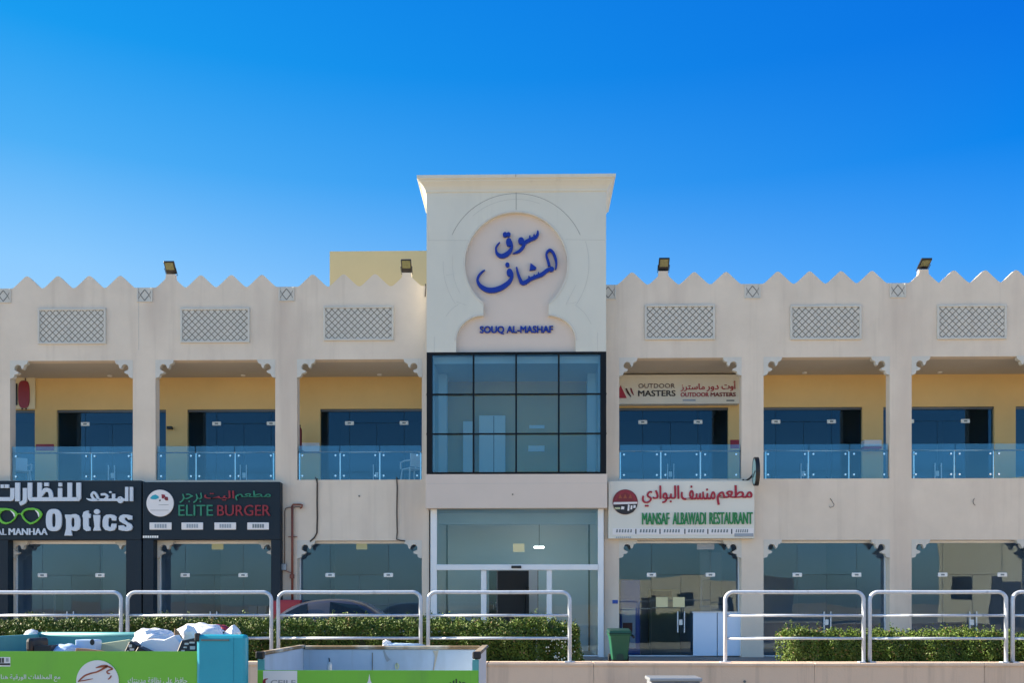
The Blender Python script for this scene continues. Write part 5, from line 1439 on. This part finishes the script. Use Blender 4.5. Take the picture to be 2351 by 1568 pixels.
a, b = at(1984, 1026, 1.75), at(2025, 1011, 1.75)
MB().box(a[0], b[0], 1.75, YB - .001, a[1], b[1]).build('box_body', 'vinylwhite', S, bevel=.03, seg=2)
a, b = at(1984, 1031, 1.75), at(2025, 1026.3, 1.75); MB().box(a[0], b[0], 1.77, YB - .001, a[1], b[1]).build('box_base', 'redbox', S)
y = 1.6; a, b = at(684, 1032, y), at(695, 981, y)
S = thing('fire_extinguisher', ((a[0] + b[0]) / 2 - .05, y, a[1]), 'red fire extinguisher half hidden by gallery pillar', 'extinguisher')
cx_ = (a[0] + b[0]) / 2 - .05
MB().tube([(cx_, y, a[1]), (cx_, y, b[1] - .10), (cx_, y, b[1] - .03), (cx_, y, b[1])], [.10, .10, .075, .035], 18).build('cylinder', 'darkred', S, smooth=False)
MB().box(cx_ - .02, cx_ + .06, y - .02, y + .02, b[1], b[1] + .05).build('valve', 'black', S)
MB().box(cx_ - .06, cx_ + .06, y, YB - .001, a[1] - .03, a[1] - .001).build('wall_bracket', 'black', S)
tag(MB().box(X(383, YB - .1), X(395, YB - .1), YB - .14, YB - .001, Z(985, YB), Z(979, YB)).build('security_camera', 'black', bevel=.01), 'small black camera on ochre gallery pier', 'camera')
# restaurant counter and fridge
S = thing('counter', (X(1647, .8), .9, 0), 'pair of white blue boards standing before the restaurant glass', 'counter')
for p, q_ in ((1591.5, 1646), (1648, 1702)):
    a, b = at(p, 1508, .12), at(q_, 1409.5, .12); MB().box(a[0], b[0], .12, .16, max(a[1], .002), b[1]).build('front_panel', 'counter', S, bevel=.006)
a, b = at(1590, 1409, .12), at(1703, 1406.5, .12); MB().box(a[0], b[0], .11, .24, a[1], b[1]).build('counter_top', 'whiteframe', S)
S = thing('drinks_fridge', (X(1447, 1.1), 1.3, 0), 'tall blue printed drinks fridge inside the restaurant', 'fridge')
a, b = at(1424, 1500, 1.05), at(1470, 1333, 1.05)
MB().box(a[0], b[0], 1.05, 1.65, 0, b[1]).build('fridge_body', 'fridge', S, bevel=.02)
c_, d_ = at(1428, 1490, 1.04), at(1459, 1398, 1.04); MB().box(c_[0], d_[0], 1.03, 1.049, c_[1], d_[1]).build('fridge_door', 'vinylwhite', S, bevel=.01)
c_, d_ = at(1430, 1455, 1.025), at(1452, 1432, 1.025); MB().box(c_[0], d_[0], 1.02, 1.029, c_[1], d_[1]).build('printed_meal', 'darkred', S)
for p, q_ in ((1506, 1533), (1545, 1572)):
    panel('paper_notice', p, q_, 1373, 1396, YG - .012, .005, 'note', 'yellow paper taped on left restaurant door' if p < 1530 else 'yellow paper taped on right restaurant door', 'notice', 0)
for p, q_, m_, lb in ((486, 513, 'greencard', 'pale paper taped inside transom of burger shop'), (818, 843, 'greencard', 'pale green paper taped on glass left of the tower'), (1640, 1687, 'greybox', 'grey paper taped high on restaurant glass')):
    if p == 1640: p, q_ = 1600, 1640
    panel('paper_notice', p - (0 if p < 1000 else 0), q_, 1250, 1263.5, YG - .012, .005, m_, lb, 'notice', 0)
S = thing('kitchen_shelf', (X(1660, 4), 4, 0), 'framed dark board hanging inside the restaurant', 'board')
a, b = at(1610, 1338, 4.0), at(1690, 1268 + 0, 4.0)
MB().box(X(1613, 4), X(1695, 4), 3.98, 4.03, Z(1335 + 0, 4) - .8, Z(1335, 4)).build('board', 'greybox', S)
MB().box(X(1608, 4), X(1700, 4), 4.03, 4.15, 0, 3.2).build('partition', 'room', S)
S = thing('shop_shelf', (X(1500, 5), 5, 0), 'tan shelf with dark screen deep inside the restaurant', 'shelf')
MB().box(X(1490, 5), X(1560, 5), 4.9, 5.2, 0, 2.0).build('shelf_body', 'warmwall', S)
MB().box(X(1496, 5), X(1540, 5), 4.85, 4.899, 1.75, 1.95).build('dark_screen', 'blackcard', S)
S = thing('cabinet', (X(112, 3), 3, 0), 'pale cabinet inside the optician shop', 'cabinet')
MB().box(X(78, 3), X(128, 3), 3.0, 3.5, 0, 1.95).build('cabinet_body', 'cream_box', S, bevel=.01)
MB().box(X(95, 3), X(107, 3), 2.98, 2.999, 1.70, 1.75).build('handle', 'black', S)
S = thing('cabinet', (X(585, 4), 4, 0), 'pair of pale boards inside the burger shop', 'cabinet')
for p in (570, 592): MB().box(X(p, 4), X(p + 20, 4), 4, 4.3, 0, 1.45).build('board', 'cream_box', S, bevel=.01)
S = thing('reception_desk', (X(1228, 2.6), 2.6, 0), 'white reception desk inside the entrance', 'desk')
MB().box(X(1212, 2.6), X(1262, 2.6), 2.6, 3.1, 0, 1.1).build('desk_front', 'vinylwhite', S, bevel=.01)
MB().box(X(1210, 2.6), X(1264, 2.6), 2.55, 3.15, 1.101, 1.14).build('desk_top', 'wood', S)
tag(MB().cyl((X(1210, 1.2), 1.2, 0), (X(1210, 1.2), 1.2, 2.0), .06, 14).build('dark_post', 'black'), 'black post beside the open entrance doorway', 'post')

# ================================================================ across the road (seen only in the shop glass)
S = thing('tan_house', (34, -42, -.2), 'tall tan flat roofed house mirrored in right shop glass', 'building')
def house(mb): return mb.turn(27, -36, 38)
house(MB().box(27, 47, -50, -36, -.2, 9.5)).build('wall', 'tan', S)
house(MB().box(30.2, 32.2, -36.0, -35.93, 0, 3.3)).build('door', 'blackcard', S)
house(MB().box(36, 38, -36.0, -35.95, 4.5, 6.2)).build('window', 'carglass', S)
house(MB().box(27.6, 28.9, -36.0, -35.95, 1.7, 3.2)).build('window', 'carglass', S)
house(MB().box(26.9, 27.0, -46, -43, 1.7, 3.4)).build('window', 'carglass', S)
house(MB().box(26.9, 47.1, -50.1, -35.9, 6.9, 7.1)).build('string_course', 'stone', S)
S = thing('tan_house', (14, -66, -.2), 'low tan building mirrored in restaurant glass', 'building')
def house(mb): return mb.turn(14, -62, 30)
house(MB().box(6, 21.5, -72, -62, -.2, 3.9)).build('wall', 'tan', S)
house(MB().box(10, 11.2, -62.0, -61.95, 0, 2.2)).build('door', 'blackcard', S)
house(MB().box(13.5, 15.2, -62.0, -61.95, 1.1, 2.4)).build('window', 'carglass', S)
house(MB().box(17.5, 18.9, -62.0, -61.95, 1.1, 2.4)).build('window', 'carglass', S)
S = thing('boundary_wall', (-20, -70, -.2), 'low tan boundary wall mirrored in left shop glass', 'wall')
MB().box(-60, 7, -70.2, -70, -.2, 1.6).build('wall', 'tan', S)
